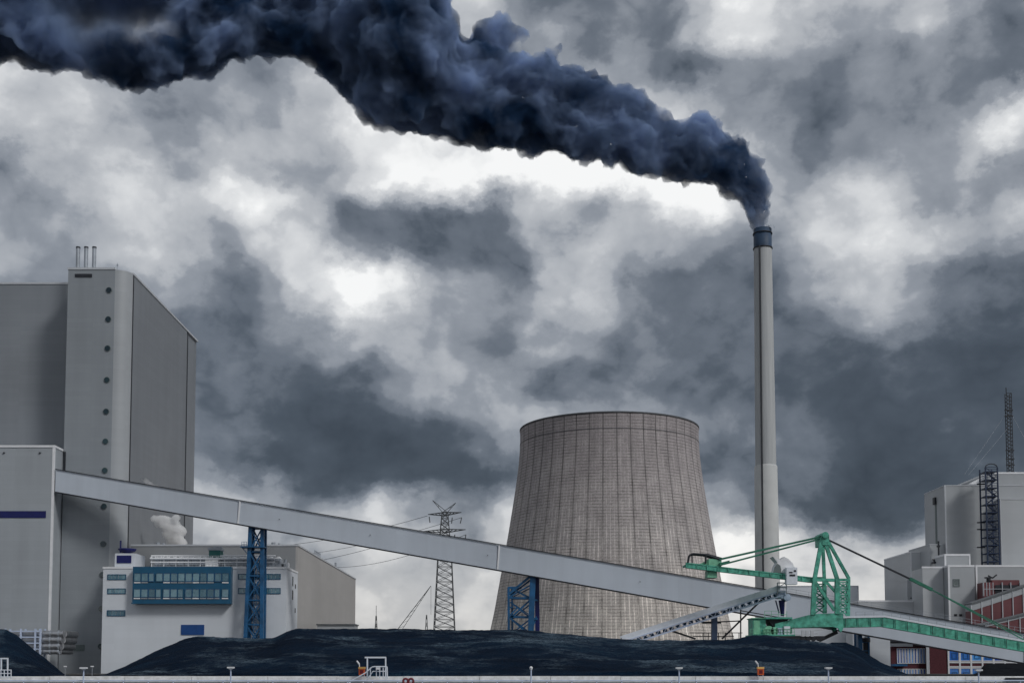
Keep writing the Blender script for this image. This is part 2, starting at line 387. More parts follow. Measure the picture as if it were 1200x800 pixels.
# ------------------------------------------------------------------ mesh helpers
class MB:
    def __init__(s): s.v = []; s.f = []; s.sm = []
    def add(s, vs, fs, smooth=False):
        o = len(s.v); s.v += [tuple(v) for v in vs]; s.f += [tuple(i + o for i in f) for f in fs]; s.sm += [smooth] * len(fs); return s
    def box(s, x0, x1, y0, y1, z0, z1):
        return s.add([(x0,y0,z0),(x1,y0,z0),(x1,y1,z0),(x0,y1,z0),(x0,y0,z1),(x1,y0,z1),(x1,y1,z1),(x0,y1,z1)],
              [(0,3,2,1),(4,5,6,7),(0,1,5,4),(1,2,6,5),(2,3,7,6),(3,0,4,7)])
    def bar(s, a, b, w, h=None):
        a = Vector(a); b = Vector(b); h = h or w; d = (b - a).normalized()
        up = Vector((0, 0, 1)) if abs(d.z) < .95 else Vector((0, 1, 0))
        r = d.cross(up).normalized() * (w / 2); u = r.cross(d).normalized() * (h / 2)
        vs = [p + i * r + j * u for p in (a, b) for i, j in ((-1,-1),(1,-1),(1,1),(-1,1))]
        return s.add(vs, [(3,2,1,0),(4,5,6,7),(0,1,5,4),(1,2,6,5),(2,3,7,6),(3,0,4,7)])
    def tube(s, a, b, r, r2=None, n=12, cap=True):
        a = Vector(a); b = Vector(b); d = (b - a).normalized(); r2 = r if r2 is None else r2
        up = Vector((0, 0, 1)) if abs(d.z) < .95 else Vector((0, 1, 0))
        e1 = d.cross(up).normalized(); e2 = d.cross(e1)
        vs = [p + q * (math.cos(t) * e1 + math.sin(t) * e2) for p, q in ((a, r), (b, r2)) for t in [2 * math.pi * k / n for k in range(n)]]
        s.add(vs, [(k, k + n, (k + 1) % n + n, (k + 1) % n) for k in range(n)], True)
        if cap:
            s.add(vs[:n], [tuple(range(n))]); s.add(vs[n:], [tuple(range(n - 1, -1, -1))])
        return s
    def path(s, pts, r, n=8):
        for a, b in zip(pts, pts[1:]): s.tube(a, b, r, n=n)
        return s
    def prism(s, poly, y0, y1):     # poly: list of (x, z)
        n = len(poly)
        vs = [(x, y0, z) for x, z in poly] + [(x, y1, z) for x, z in poly]
        return s.add(vs, [tuple(range(n)), tuple(range(2 * n - 1, n - 1, -1))] + [(i, i + n, (i + 1) % n + n, (i + 1) % n) for i in range(n)])
    def lathe(s, prof, c, n=96, smooth=True):
        vs = [(c[0] + r * math.cos(2*math.pi*k/n), c[1] + r * math.sin(2*math.pi*k/n), c[2] + z) for r, z in prof for k in range(n)]
        fs = [(j*n+k, j*n+(k+1)%n, (j+1)*n+(k+1)%n, (j+1)*n+k) for j in range(len(prof)-1) for k in range(n)]
        return s.add(vs, fs, smooth)
    def disc(s, c, r, axis='y', n=20):
        if axis == 'y': vs = [(c[0] + r*math.cos(2*math.pi*k/n), c[1], c[2] + r*math.sin(2*math.pi*k/n)) for k in range(n)]
        else: vs = [(c[0] + r*math.cos(2*math.pi*k/n), c[1] + r*math.sin(2*math.pi*k/n), c[2]) for k in range(n)]
        return s.add(vs, [tuple(range(n))])
    def ball(s, c, r, n=12, sz=1.0):
        pr = [(r * math.sin(math.pi * i / n) + 1e-4, -r * sz * math.cos(math.pi * i / n)) for i in range(n + 1)]
        return s.lathe(pr, c, n * 2)
    def mesh(s, name, off=(0, 0, 0)):
        me = bpy.data.meshes.new(name)
        me.from_pydata([(x - off[0], y - off[1], z - off[2]) for x, y, z in s.v], [], s.f)
        me.polygons.foreach_set('use_smooth', s.sm); me.update()
        return me
def wloc(o):
    v = Vector(o.location)
    while o.parent: o = o.parent; v += o.location
    return v
def tag(o, label=None, cat=None, group=None, kind=None):
    if label: o['label'] = label
    if cat: o['category'] = cat
    if group: o['group'] = group
    if kind: o['kind'] = kind
    return o
def thing(name, label, cat, loc, group=None):
    o = bpy.data.objects.new(name, None); col.objects.link(o); o.location = loc; o.empty_display_size = .5
    return tag(o, label, cat, group)
def part(name, mb, mat, parent, label=None):
    o = bpy.data.objects.new(name, mb.mesh(name, wloc(parent))); col.objects.link(o); o.parent = parent
    o.data.materials.append(MAT[mat] if isinstance(mat, str) else mat)
    if label: o['label'] = label
    return o
def solo(name, mb, mat, label=None, cat=None, loc=(0, 0, 0), group=None, kind=None):
    o = bpy.data.objects.new(name, mb.mesh(name, loc)); col.objects.link(o); o.location = loc
    o.data.materials.append(MAT[mat] if isinstance(mat, str) else mat)
    return tag(o, label, cat, group, kind)
def copy_tree(o, parent=None):
    c = o.copy(); col.objects.link(c); c.parent = parent
    for ch in list(o.children): copy_tree(ch, c)
    return c
def outline(mb, x0, x1, y, z0, z1, w, d=.12, sides='ltrb'):
    """thin raised trim round a rectangle on a wall facing the quay"""
    if 't' in sides: mb.box(x0, x1, y - d, y + .02, z1 - w, z1)
    if 'b' in sides: mb.box(x0, x1, y - d, y + .02, z0, z0 + w)
    zt = z1 - w if 't' in sides else z1; zb = z0 + w if 'b' in sides else z0
    if 'l' in sides: mb.box(x0, x0 + w, y - d, y + .02, zb, zt)
    if 'r' in sides: mb.box(x1 - w, x1, y - d, y + .02, zb, zt)
    return mb
G = .3      # level of the yard

# ------------------------------------------------------------------ ground and water
gm = MB().add([(-6000, 104, G), (6000, 104, G), (6000, 9000, G), (-6000, 9000, G)], [(0, 1, 2, 3)])
solo('ground', gm, 'asphalt', kind='structure')
def water_mat():
    m, t, b = M('harbour_water'); b.inputs['Base Color'].default_value = (.01, .035, .06, 1); b.inputs['Roughness'].default_value = .08
    tcn = t.nodes.new('ShaderNodeTexCoord'); n = noise_n(t, tcn.outputs['Object'], .8, 5, .6)
    bp = t.nodes.new('ShaderNodeBump'); bp.inputs['Strength'].default_value = .5; bp.inputs['Distance'].default_value = .4
    t.links.new(n.outputs[0], bp.inputs['Height']); t.links.new(bp.outputs[0], b.inputs['Normal']); return m
solo('water', MB().add([(-6000, -3000, -3), (6000, -3000, -3), (6000, 106, -3), (-6000, 106, -3)], [(0, 1, 2, 3)]), water_mat(), kind='structure')
q = MB().box(-700, 700, 103.4, 104.3, -3.5, -.02)
qw = solo('quay_wall', q, 'quay_face', 'long dark quay wall with a pale concrete coping along the water', 'quay wall', (0, 103.8, -3))
cp = MB()
x = -700.0
while x < 700:
    w = random.uniform(5.6, 6.6); cp.box(x, x + w - .04, 103.2, 104.6, 0, .5 + random.uniform(-.015, .015)); x += w
part('coping', cp, 'concrete', qw)

# ------------------------------------------------------------------ boiler house
D0 = 280.0
bx = lambda px, py=320: X(px, D0, py)
HT = Z(316, D0)
bh = thing('boiler_house', 'huge grey windowless boiler house with a stair tower and three roof flues', 'power station building', (bx(110), D0, 0))
xl, xr = bx(80), bx(135); xc = bx(151)
DL = D0 * 469 / 452; DR = D0 * 1.224
xw = xc
# front stair tower and pale corner pilaster
part('stair_tower', MB().box(xl, xr, D0, DL + 6, 0, HT), 'boiler', bh)
# rounded corner strip between the tower front and the long side wall
cs = MB(); rad = xc - xr; seg = 10
pts = [(xr + rad * math.sin(math.pi/2*k/seg), D0 + rad - rad * math.cos(math.pi/2*k/seg)) for k in range(seg + 1)]
vs = [(x, y, 0) for x, y in pts] + [(x, y, HT) for x, y in pts]
cs.add(vs, [(k, k + 1, k + 12, k + 11) for k in range(seg)], True)
cs.add([(x, y, HT) for x, y in pts] + [(xr, pts[-1][1], HT)], [tuple(range(12))])
part('corner_strip', cs, cladding('pale_corner_cladding', (.37, .39, .41), 9, 1.1, .04, .05), bh)
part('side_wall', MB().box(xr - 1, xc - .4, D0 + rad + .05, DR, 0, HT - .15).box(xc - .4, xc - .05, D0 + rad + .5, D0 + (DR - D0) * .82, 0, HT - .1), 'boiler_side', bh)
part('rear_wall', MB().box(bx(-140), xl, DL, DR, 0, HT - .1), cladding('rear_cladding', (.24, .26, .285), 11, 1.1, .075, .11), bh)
ed = MB().box(xl - .15, xr, D0 - .15, DL + 6, HT, HT + .5).box(xc - .6, xc + .12, D0 + rad, DR, HT - .14, HT + .35).box(bx(-140), xl - .15, DL - .15, DL + 1, HT - .1, HT + .4)
part('roof_edge', ed, 'trim_grey', bh)
sm_ = MB().box(xr + .02, xc - .02, D0 + rad + .3, D0 + rad + .9, 0, HT - .12)
jm = MB().box(xc + .002, xc + .10, D0 + rad + .1, D0 + rad + .55, 0, HT - .2)
part('wall_joint', jm, 'dark', bh)
dj = D0 + (DR - D0) * .83
part('wall_joint', MB().box(xc - .1, xc + .06, dj, dj + .4, 0, HT - .2), 'dark', bh)
for py in (340, 374, 408, 445, 482, 517, 551, 593, 637, 673, 713, 757):
    z = Z(py, D0); xx = X(127.3, D0, 340) + .1
    ph = part('porthole', MB().tube((xx, D0 - .18, z), (xx, D0 + .05, z), .72, n=20), 'louvre', bh)
    part('pane', MB().tube((xx, D0 - .24, z), (xx, D0 - .16, z), .62, n=20), 'glass_dark', ph)
for px in (91, 100.5, 110):
    p = P(px, 316, D0 + 5)
    fl = part('roof_flue', MB().tube((p.x, D0 + 5, HT - .2), (p.x, D0 + 5, Z(291, D0 + 5)), .47, n=16).tube((p.x, D0+5, HT + .4), (p.x, D0+5, HT + 1.2), .62, n=16), 'rail', bh)
    part('flue_mouth', MB().tube((p.x, D0 + 5, Z(291, D0+5)), (p.x, D0 + 5, Z(291, D0+5) + .35), .52, n=16), 'dark', fl)
part('louvre', MB().box(bx(88), bx(108), D0 - .12, D0 + .05, Z(325, D0), Z(321, D0)), 'dark', bh)
part('louvre', MB().box(X(86.5, D0, 758), X(99, D0, 758), D0 - .12, D0 + .05, Z(762, D0), Z(755, D0)), 'louvre', bh)
part('antenna', MB().tube((bx(134), D0 + 2, HT), (bx(134), D0 + 2, Z(305, D0)), .08, n=6).box(bx(134)-.2, bx(134)+.2, D0+1.9, D0+2.1, Z(308, D0), Z(307, D0)), 'rail', bh)
part('wall_slot', MB().box(xl + .1, xl + .5, D0 - .12, D0 + .04, Z(551, D0), Z(529, D0)), 'dark', bh)
# annexe
DA = 275.0
ax1 = X(64, DA, 524); az1 = Z(524, DA)
an = thing('annexe_building', 'lower grey block with a navy stripe before the boiler house', 'power station building', (ax1 - 20, DA, 0))
part('wall', MB().box(ax1 - 60, ax1, DA, DL + 3, 0, az1), cladding('annexe_cladding', (.38, .41, .44), 11, 1.1, .075, .11), an)
part('roof_edge', MB().box(ax1 - 60, ax1 + .15, DA - .15, DA + .6, az1, az1 + .5).box(ax1 - .5, ax1 + .15, DA + .6, DL - .05, az1, az1 + .5).box(ax1 - .45, ax1 + .1, DA - .1, DA + .35, 0, az1), 'trim', an)
part('stripe', MB().box(ax1 - 60, X(54, DA, 600), DA - .12, DA + .05, Z(606.5, DA), Z(598.5, DA)), 'navy', an)
for px in (4, 46): part('wall_lamp', MB().box(X(px, DA, 530), X(px + 2, DA, 530), DA - .3, DA, Z(531, DA), Z(529.8, DA)), 'dark', an)

# pipe bundle on the annexe
pb = thing('pipe_bundle', 'bundle of silver insulated pipes in a steel rack below the annexe', 'pipes', (X(40, 268), 268, 0))
for k, (py, pr) in enumerate(((742.5, .78), (749.5, .85), (757, .8), (763, .6))):
    z = Z(py, 268); xe = X(76 - k * 1.6, 268)
    pp = part('pipe', MB().tube((X(-60, 268), 268, z), (xe, 268, z), pr, n=16).tube((xe, 268, z), (xe + .6, 273.5, z), pr, n=16), 'pipe', pb)
    for px in (50, 60, 70): part('clamp', MB().tube((X(px, 268), 268, z), (X(px, 268) + .3, 268, z), pr + .1, n=16), 'rail', pp)
rk = MB()
for px in (8, 26, 43, 49):
    rk.bar((X(px, 267), 266.8, G), (X(px, 267), 266.8, Z(736, 267)), .35).bar((X(px, 267), 269.4, G), (X(px, 267), 269.4, Z(736, 267)), .35)
for py in (739, 746, 753, 760, 767): rk.bar((X(-40, 267), 266.8, Z(py, 267)), (X(50, 267), 266.8, Z(py, 267)), .25)
part('rack', rk, 'white_blue', pb)

# ------------------------------------------------------------------ office block
DO = 270.0
zo = Z(666, DO); ox0, ox1 = X(121, DO, 666), X(336, DO, 666); DO2 = DO * 264 / 251
of = thing('office_block', 'pale office block with a petrol blue two storey glass bay', 'office building', ((ox0 + ox1) / 2, DO, 0))
part('wall', MB().box(ox0, ox1, DO, DO2, 0, zo), 'office', of)
part('parapet', MB().box(ox0 - .1, ox1 + .12, DO - .12, DO + .5, zo, zo + .45).box(ox1 - .4, ox1 + .12, DO + .5, DO2 - .05, zo, zo + .45), 'trim', of)
bx0, bx1 = X(155, DO - 2), X(270, DO - 2); bz0, bz1 = Z(707, DO - 2), Z(663.5, DO - 2)
bay = part('glass_bay', MB().box(bx0, bx1, DO - 2, DO + .05, bz0, bz1).box(bx0 - .15, bx1 + .15, DO - 2.15, DO - 2, bz0, bz0 + .25), 'bay', of)
nb = 13; gw = (bx1 - bx0 - .6) / nb
for (pt, pbm) in ((671.5, 680.5), (690, 699)):
    for k in range(nb):
        xa = bx0 + .3 + k * gw; w = gw * random.choice((.9, .9, .7, .9))
        wn = part('window', MB().box(xa + .12, xa + w, DO - 2.14, DO - 1.99, Z(pbm, DO - 2), Z(pt, DO - 2)), 'glass_teal', bay)
        fr = outline(MB(), xa, xa + w + .12, DO - 2.16, Z(pbm, DO - 2) - .1, Z(pt, DO - 2) + .1, .1, .06)
        part('frame', fr, 'steel_blue' if k % 3 else 'bay', bay)
        if random.random() < .8:
            part('sill', MB().box(xa + .05, xa + w, DO - 2.12, DO - 2.0, Z(pbm + 2.4, DO - 2), Z(pbm + 1.0, DO - 2)), 'rail' if k % 4 else 'trim', bay)
def strip(x0, x1, y0, y1, n, mat='glass_teal'):
    w = part('strip_window', outline(MB(), X(x0, DO, y0), X(x1, DO, y0), DO, Z(y1, DO), Z(y0, DO), .16, .14), 'bay', of)
    a, b = X(x0, DO, y0) + .18, X(x1, DO, y0) - .18
    for k in range(n):
        part('pane', MB().box(a + (b - a) * k / n + .05, a + (b - a) * (k + 1) / n - .05, DO - .08, DO + .05, Z(y1, DO) + .17, Z(y0, DO) - .17), mat, w)
strip(126, 148, 672.5, 679, 5); strip(126, 147.5, 689, 695.5, 5); strip(125.5, 147, 714.5, 721.5, 4)
strip(279, 329, 672, 678.5, 10); strip(279, 329, 688.5, 695.5, 10)
part('blue_panel', MB().box(X(213, DO), X(240, DO), DO - .15, DO + .05, Z(743.5, DO), Z(731.5, DO)), 'blue_panel', of)
for (ya, yb, dd) in ((675, 686, .5), (691, 702, .5), (684, 689, .75), (712, 717.5, .75)):
    d = DO + (DO2 - DO) * dd
    part('side_window', MB().box(ox1 - .05, ox1 + .1, d, d + (1 if dd < .6 else .8), Z(yb, d), Z(ya, d)), 'glass_dark', of)
# penthouse with a navy window
pn = part('penthouse', MB().box(X(133.5, DO+3), X(158, DO+3), DO + 3, DO + 10, zo, Z(648, DO+3)), 'office', of)
part('window', MB().box(X(136, DO+3), X(153, DO+3), DO + 2.88, DO + 3.05, Z(659.5, DO+3), Z(650.5, DO+3)), 'navy', pn)
dz = Z(647, DO + 5)
dome = solo('satellite_dish', MB().lathe([(.2, -.9), (1.7, -.3), (2.1, .25), (1.95, .35), (.9, -.15), (.01, -.25)], (X(148, DO+5), DO+5, dz + .5), 24).tube((X(148, DO+5), DO+5, dz - .3), (X(148, DO+5), DO+5, dz), .3), 'navy', 'navy blue dish on the penthouse roof of the office block', 'dish', (X(148, DO+5), DO+5, dz - .3))
solo('roof_mast', MB().tube((X(140, DO+4), DO+4, dz - .2), (X(140, DO+4), DO+4, Z(633, DO+4)), .2, n=8), 'navy', 'short dark mast beside the blue dish on the office roof', 'mast', (X(140, DO+4), DO+4, dz))
# rooftop cooling units and catwalk
DU = DO + 6
cu = thing('rooftop_unit', 'white ventilation unit in the row along the office roof', 'ventilation unit', (X(186, DU), DU, zo), 'ventilation units on the office roof')
xu = X(186, DU)
part('casing', MB().box(xu - .78, xu + .78, DU - 1, DU + 1.6, zo + 1.3, Z(654.5, DU)), 'rail', cu)
part('fan_guard', MB().tube((xu, DU - 1.15, Z(656.2, DU)), (xu, DU - .95, Z(656.2, DU)), .34, n=14), 'rail', cu)
part('fan_hood', MB().prism([(xu - .7, Z(654.4, DU)), (xu + .7, Z(654.4, DU)), (xu + .3, Z(652, DU))], DU - .8, DU + 1.4), 'trim', cu)
lg = MB()
for sx in (-.9, .9):
    for yy in (DU - .8, DU + 1.4): lg.bar((xu + sx, yy, zo - .1), (xu + sx, yy, zo + 1.4), .2)
part('frame', lg, 'rail', cu)
for k in range(1, 17):
    if k in (7,): continue
    c = copy_tree(cu); c.location.x += k * 1.72
ct = thing('rooftop_cabinet', 'teal rooftop cabinet rising above the white ventilation units', 'cabinet', (X(250, DU - 2), DU - 2, zo))
part('body', MB().box(X(244, DU-2), X(257, DU-2), DU - 2, DU + 1, Z(654, DU), Z(645.5, DU)), 'teal', ct)
part('cap', MB().box(X(243, DU-2), X(258, DU-2), DU - 2.2, DU + 1.2, Z(645.4, DU), Z(642.5, DU)).box(X(248, DU-2), X(257, DU-2), DU - 1.5, DU + .5, Z(642.4, DU), Z(640.5, DU)), 'rail', ct)
part('base', MB().box(X(240, DU-2), X(255, DU-2), DU - 2.2, DU + 1, zo - .1, Z(654.1, DU)), 'concrete', ct)
pr_ = MB()
for py, yy in ((651, DO + 4.2), (654.2, DO + 3.6), (658.5, DO + 3.8)): pr_.tube((X(176, DO+4), yy, Z(py, DO + 4)), (X(322, DO+4), yy, Z(py, DO + 4)), .16 if py > 654.3 else .22, n=8)
for k in range(40):
    xx = X(177, DO+4) + k * .7; pr_.bar((xx, DO + 4.2, Z(651, DO+4)), (xx + (.35 if k % 2 else -.35), DO + 3.6, Z(654.2, DO+4)), .12)
    if k % 4 == 0: pr_.bar((xx, DO + 4, zo - .05), (xx, DO + 4, Z(651, DO+4)), .16)
solo('pipe_rack', pr_, 'trim', 'white pipe rack in front of the office roof ventilation units', 'pipe rack', (X(250, DO+4), DO + 4, zo))
rl = MB()
for k in range(42):
    xx = ox0 + 11 + k * .75
    if xx < ox1 - .5: rl.bar((xx, DO + 1, zo), (xx, DO + 1, zo + 1.1), .07)
rl.bar((ox0 + 11, DO + 1, zo + 1.1), (ox1 - .4, DO + 1, zo + 1.1), .09).bar((ox0 + 11, DO + 1, zo + .6), (ox1 - .4, DO + 1, zo + .6), .06)
solo('roof_railing', rl, 'rail', 'thin grey railing along the front edge of the office roof', 'railing', (0, DO + 1, zo))
for i, (px, w) in enumerate(((318, 3.5), (327, 4), (333, 3))):
    xx = X(px, DO + 4)
    b_ = thing('roof_box', ('low grey duct box on the right end of the office roof', 'small pale air handler near the right roof corner of the office', 'slim vent box at the right corner of the office roof')[i], 'roof box', (xx, DO + 4, zo))
    part('body', MB().box(xx - w / 4, xx + w / 4, DO + 4, DO + 6, zo - .1, zo + 1.2 + i * .3), 'trim_grey', b_)
    part('cowl', MB().tube((xx, DO + 5, zo + 1.2 + i * .3), (xx, DO + 5, zo + 1.9 + i * .35), .35), 'rail', b_)
# large hall behind
DH = DO2; hz = Z(639.5, DH); hx1 = X(349, DH, 640); DH2 = DH * 251 / 183
hl = thing('turbine_hall', 'long plain grey beige hall behind the office block', 'industrial hall', (hx1 - 20, DH, 0))
hx0 = xc + .6
part('front_wall', MB().box(hx0, hx1 - .5, DH, DH + .5, 0, hz), 'hall_dark', hl)
part('side_wall', MB().box(hx0, hx1, DH + .5, DH2, 0, hz - .05).box(hx1 - .5, hx1, DH, DH + .5, 0, hz), 'hall', hl)
part('roof_edge', MB().box(hx0, hx1 + .15, DH - .15, DH + .5, hz, hz + .4).box(hx1 - .4, hx1 + .15, DH + .5, DH2, hz, hz + .4), 'trim_grey', hl)
tr = MB()
for k in range(7):
    y = DH + 36 + k * 1.6; tr.bar((hx1 - 2, y, hz), (hx1 - 2, y, hz + 2.6), .15)
for z in (1.3, 2.6): tr.bar((hx1 - 2, DH + 36, hz + z), (hx1 - 2, DH + 46, hz + z), .15)
tr.box(hx1 - 4, hx1 - 2.3, DH + 37, DH + 45, hz, hz + 1.8)
solo('roof_condenser', tr, 'rail', 'railed grey condenser on the sloping edge of the long hall', 'condenser', (hx1 - 2, DH + 41, hz))
solo('roof_stub', MB().tube((hx1 - 1, DH + 68, hz), (hx1 - 1, DH + 68, hz + 2.2), .3), 'rail', 'single vent pipe at the far end of the long hall roof', 'vent pipe', (hx1 - 1, DH + 68, hz))
for i, px in enumerate((322, 300, 186)):
    xx = X(px, DH + 3)
    b_ = MB().box(xx - 1.6, xx + 1.6, DH + 2, DH + 4, hz - .1, hz + .6).tube((xx - .5, DH + 3, hz + .6), (xx - .5, DH + 3, hz + 1.2), .5).tube((xx + .9, DH + 3, hz + .6), (xx + .9, DH + 3, hz + 1.0), .3)
    solo('roof_vent', b_, 'rail', ('roof vent nearest the corner of the long hall', 'roof vent just right of the blue trestle on the hall', 'roof vent beside the white steam on the hall')[i], 'roof vent', (xx, DH + 3, hz), 'low vents on the hall roof')
# small container at the right foot of the hall
bsx = X(395, 300)
sh = thing('storage_shed', 'low grey shed at the right foot of the long hall', 'shed', (bsx, 300, 0))
part('wall', MB().box(X(372, 300), X(416, 300), 300, 306, 0, Z(732, 300)), 'right', sh)
part('roof', MB().box(X(371, 300), X(417, 300), 299.7, 306.3, Z(732, 300), Z(730.5, 300)), 'roof', sh)

# ------------------------------------------------------------------ conveyor gallery
gA, gB = (X(65, 275, 560), 275.0), None
def gal_y(xw): return 275 - .18 * (xw - gA[0])
def gal_at(px, py):          # plan position of the gallery front where it is seen at px
    u = X(px, 1.0, py); y = (275 + .18 * gA[0]) / (1 + .18 * u); return u * y, y
def gal_z(px, top):
    py = (550 + (742 - 550) * (px - 65) / 1135) if top else (575.5 + (776 - 575.5) * (px - 65) / 1135)
    x, y = gal_at(px, py); return Z(py, y)
xa, ya = gal_at(65, 560); xb, yb = gal_at(1200, 750)
ta, tb, ba, bb = gal_z(65, True), gal_z(1200, True), gal_z(65, False), gal_z(1200, False)
ext = 1.25
def lerp(a, b, t): return a + (b - a) * t
def gp(t, dz, dn=0.0):       # point of the gallery: t along, dz 0 bottom..1 top, dn back from the front face
    return Vector((lerp(xa, xb, t) + .18 * dn, lerp(ya, yb, t) + dn, lerp(lerp(ba, ta, dz), lerp(bb, tb, dz), t)))
gy = thing('conveyor_gallery', 'long enclosed pale grey conveyor gallery sloping down from the annexe', 'conveyor', gp(0, 0))
gl = MB()
ts = [0, .2135, .495, .78, 1.0, 1.25]
for t0, t1 in zip(ts, ts[1:]):
    e = .0006
    vs = [gp(t, dz, dn) for t in (t0, t1 - e) for dz in (0, 1) for dn in (0, 2.4)]
    f = [(0, 2, 3, 1), (4, 5, 7, 6), (0, 4, 6, 2), (1, 3, 7, 5), (0, 1, 5, 4), (2, 6, 7, 3)]
    part('casing', MB().add(vs, f), 'gallery', gy)
ed = MB()
for dz, off in ((0, -.12), (1, .10)):
    a, b = gp(0, dz, -.12), gp(1.25, dz, -.12); a.z += off; b.z += off
    ed.bar(a, b, .2, .2 if dz == 0 else .16)
part('edge_beam', ed, 'dark', gy)
und = MB(); a, b = gp(0, 0, 1.2), gp(1.25, 0, 1.2); a.z -= .12; b.z -= .12; und.bar(a, b, 2.0, .18)
part('floor_frame', und, 'dark', gy)
for t in ts[1:5]:
    part('joint_strip', MB().bar(gp(t + .0003, 0.0, -.06), gp(t + .0022, 1.0, -.06), .35, .12), 'trim', gy)
for t in (.485, .64, .36, .26):
    p = gp(t, .5, -.12); part('wall_vent', MB().tube(p, p + Vector((0, -.1, 0)), .1), 'dark', gy)
rr = MB()
for k in range(40):
    t = .78 + k * .0118; a = gp(t, 1, .4); rr.bar(a, a + Vector((0, 0, 1.1)), .06)
a, b = gp(.78, 1, .4), gp(1.25, 1, .4)
for h in (.55, 1.1): rr.bar(a + Vector((0, 0, h)), b + Vector((0, 0, h)), .06)
part('railing', rr, 'rail', gy)

def brace_face(mb, l0, l1, r0, r1, n, w):
    for k in range(n):
        a0, a1 = l0.lerp(l1, k / n), l0.lerp(l1, (k + 1) / n); b0, b1 = r0.lerp(r1, k / n), r0.lerp(r1, (k + 1) / n)
        mb.bar(a0, b1, w); mb.bar(b0, a1, w)
        mb.bar(a1, b1, w * 1.1)
t1 = thing('gallery_trestle', 'tall slender blue lattice trestle before the office block', 'trestle', (X(299, 263), 263, G), 'blue trestles carrying the gallery')
yt = gal_at(300, 617)[1] + 1.2
zt = Z(616.5, yt) - .25
legs = []
for (pb_, pt_, yy) in ((289.5, 294, yt - 1), (306.5, 305.5, yt - 1), (297.5, 298.5, yt + 3), (309, 308, yt + 3)):
    pass
c4 = [(Vector((X(288.5, yt), yt - 1.2, G)), Vector((X(293.5, yt, 620), yt, zt))), (Vector((X(309, yt), yt - 1.2, G)), Vector((X(307.5, yt, 620), yt, zt))),
      (Vector((X(311, yt), yt + 5.2, G)), Vector((X(307.5, yt, 620), yt + 2.8, zt))), (Vector((X(290, yt), yt + 5.2, G)), Vector((X(293.5, yt, 620), yt + 2.8, zt)))]
c4[2:] = [(Vector((X(309, yt), 268.5, G)), Vector((X(307.5, yt, 620), yt + 2.8, zt))), (Vector((X(290, yt), 268.5, G)), Vector((X(293.5, yt, 620), yt + 2.8, zt)))]
for a, b in c4: part('leg', MB().bar(a, b, .8, .8), 'steel_blue', t1)
br = MB()
for i, j in ((0, 1), (1, 2), (2, 3), (3, 0)): brace_face(br, c4[i][0], c4[i][1], c4[j][0], c4[j][1], 6, .28)
part('bracing', br, 'steel_blue', t1)
part('head_beam', MB().box(X(291.5, yt, 620), X(309.5, yt, 620), yt - .5, yt + 2.6, zt - .1, zt + .22), 'steel_blue', t1)
pl = MB().box(X(283, yt, 640), X(311, yt, 640), yt - 1.2, yt + 2, Z(641.5, yt), Z(640.3, yt))
for px in (283.3, 286, 289): pl.bar(P(px, 641, yt - 1.1), P(px, 634.5, yt - 1.1), .08)
for py in (634.5, 637.5): pl.bar(P(283.3, py, yt - 1.1), P(289, py, yt - 1.1), .08)
pl.bar(P(283.5, 641, yt), P(289.5, 648, yt), .15)
part('platform', pl, 'steel_blue', t1)
la = MB()
for s in (-.3, .3): la.bar((X(300, yt) + s, yt - 1.5, G), (X(300, yt) + s, yt - .3, Z(660, yt)), .1)
for k in range(40): la.bar((X(300, yt) - .3, yt - 1.5 + 1.2 * k/40, G + .55 * k + .3), (X(300, yt) + .3, yt - 1.5 + 1.2 * k/40, G + .55 * k + .3), .07)
part('ladder', la, 'steel_blue', t1)

t2 = thing('gallery_trestle', 'short blue trestle with a side frame before the cooling tower', 'trestle', (X(620, 255), 255, G), 'blue trestles carrying the gallery')
y2 = gal_at(624, 673)[1] + 1.0; z2 = Z(672.5, y2) - .25
part('leg', MB().bar((X(620, y2), y2 - .6, G), (X(624.5, y2, 680), y2, z2), 1.25, 1.0), 'steel_blue', t2)
part('leg', MB().bar((X(630.5, y2), y2 + 3, G), (X(629.5, y2, 680), y2 + 2.6, z2), .95), 'navy', t2)
part('leg', MB().bar((X(596.5, y2), y2, G), (X(596, y2), y2, Z(687.5, y2)), .5), 'steel_blue', t2)
part('leg', MB().bar((X(600.5, y2), y2 + 3, G), (X(600, y2), y2 + 3, Z(687.5, y2)), .4), 'steel_blue', t2)
b2_ = MB()
for (a, b, w) in (((596, 696), (622.5, 674), .5), ((597, 699), (622, 685), .3), ((598, 688), (621, 701), .3), ((597, 700), (622, 700.5), .45), ((598, 724), (622, 702), .4), ((597, 721), (606, 712), .3),
                  ((597, 722), (620, 722.5), .4), ((598, 705), (620, 722), .3), ((598, 724), (619, 742), .35), ((598, 743), (620, 726), .3), ((596, 688), (606, 688), .4), ((596, 711), (601, 711), .25)):
    b2_.bar(P(a[0], a[1], y2 + .3), P(b[0], b[1], y2 + .3), w)
    b2_.bar(P(a[0] + 2, a[1] + 1, y2 + 3), P(b[0] + 5, b[1] + 1, y2 + 3), w * .7)
b2_.bar(P(623, 702, y2), P(630, 703, y2 + 2.6), .4).bar(P(621, 724, y2), P(630, 725, y2 + 2.6), .4).bar(P(622, 742, y2), P(629, 720, y2 + 2.6), .25).bar(P(596, 688, y2), P(600, 688, y2 + 3), .3)
part('bracing', b2_, 'steel_blue', t2)
part('head_beam', MB().box(X(620.5, y2), X(633, y2), y2 - .4, y2 + 3.2, z2 - .1, z2 + .25).bar(P(630, 676, y2), P(643, 676, y2 + 1), .3), 'navy', t2)

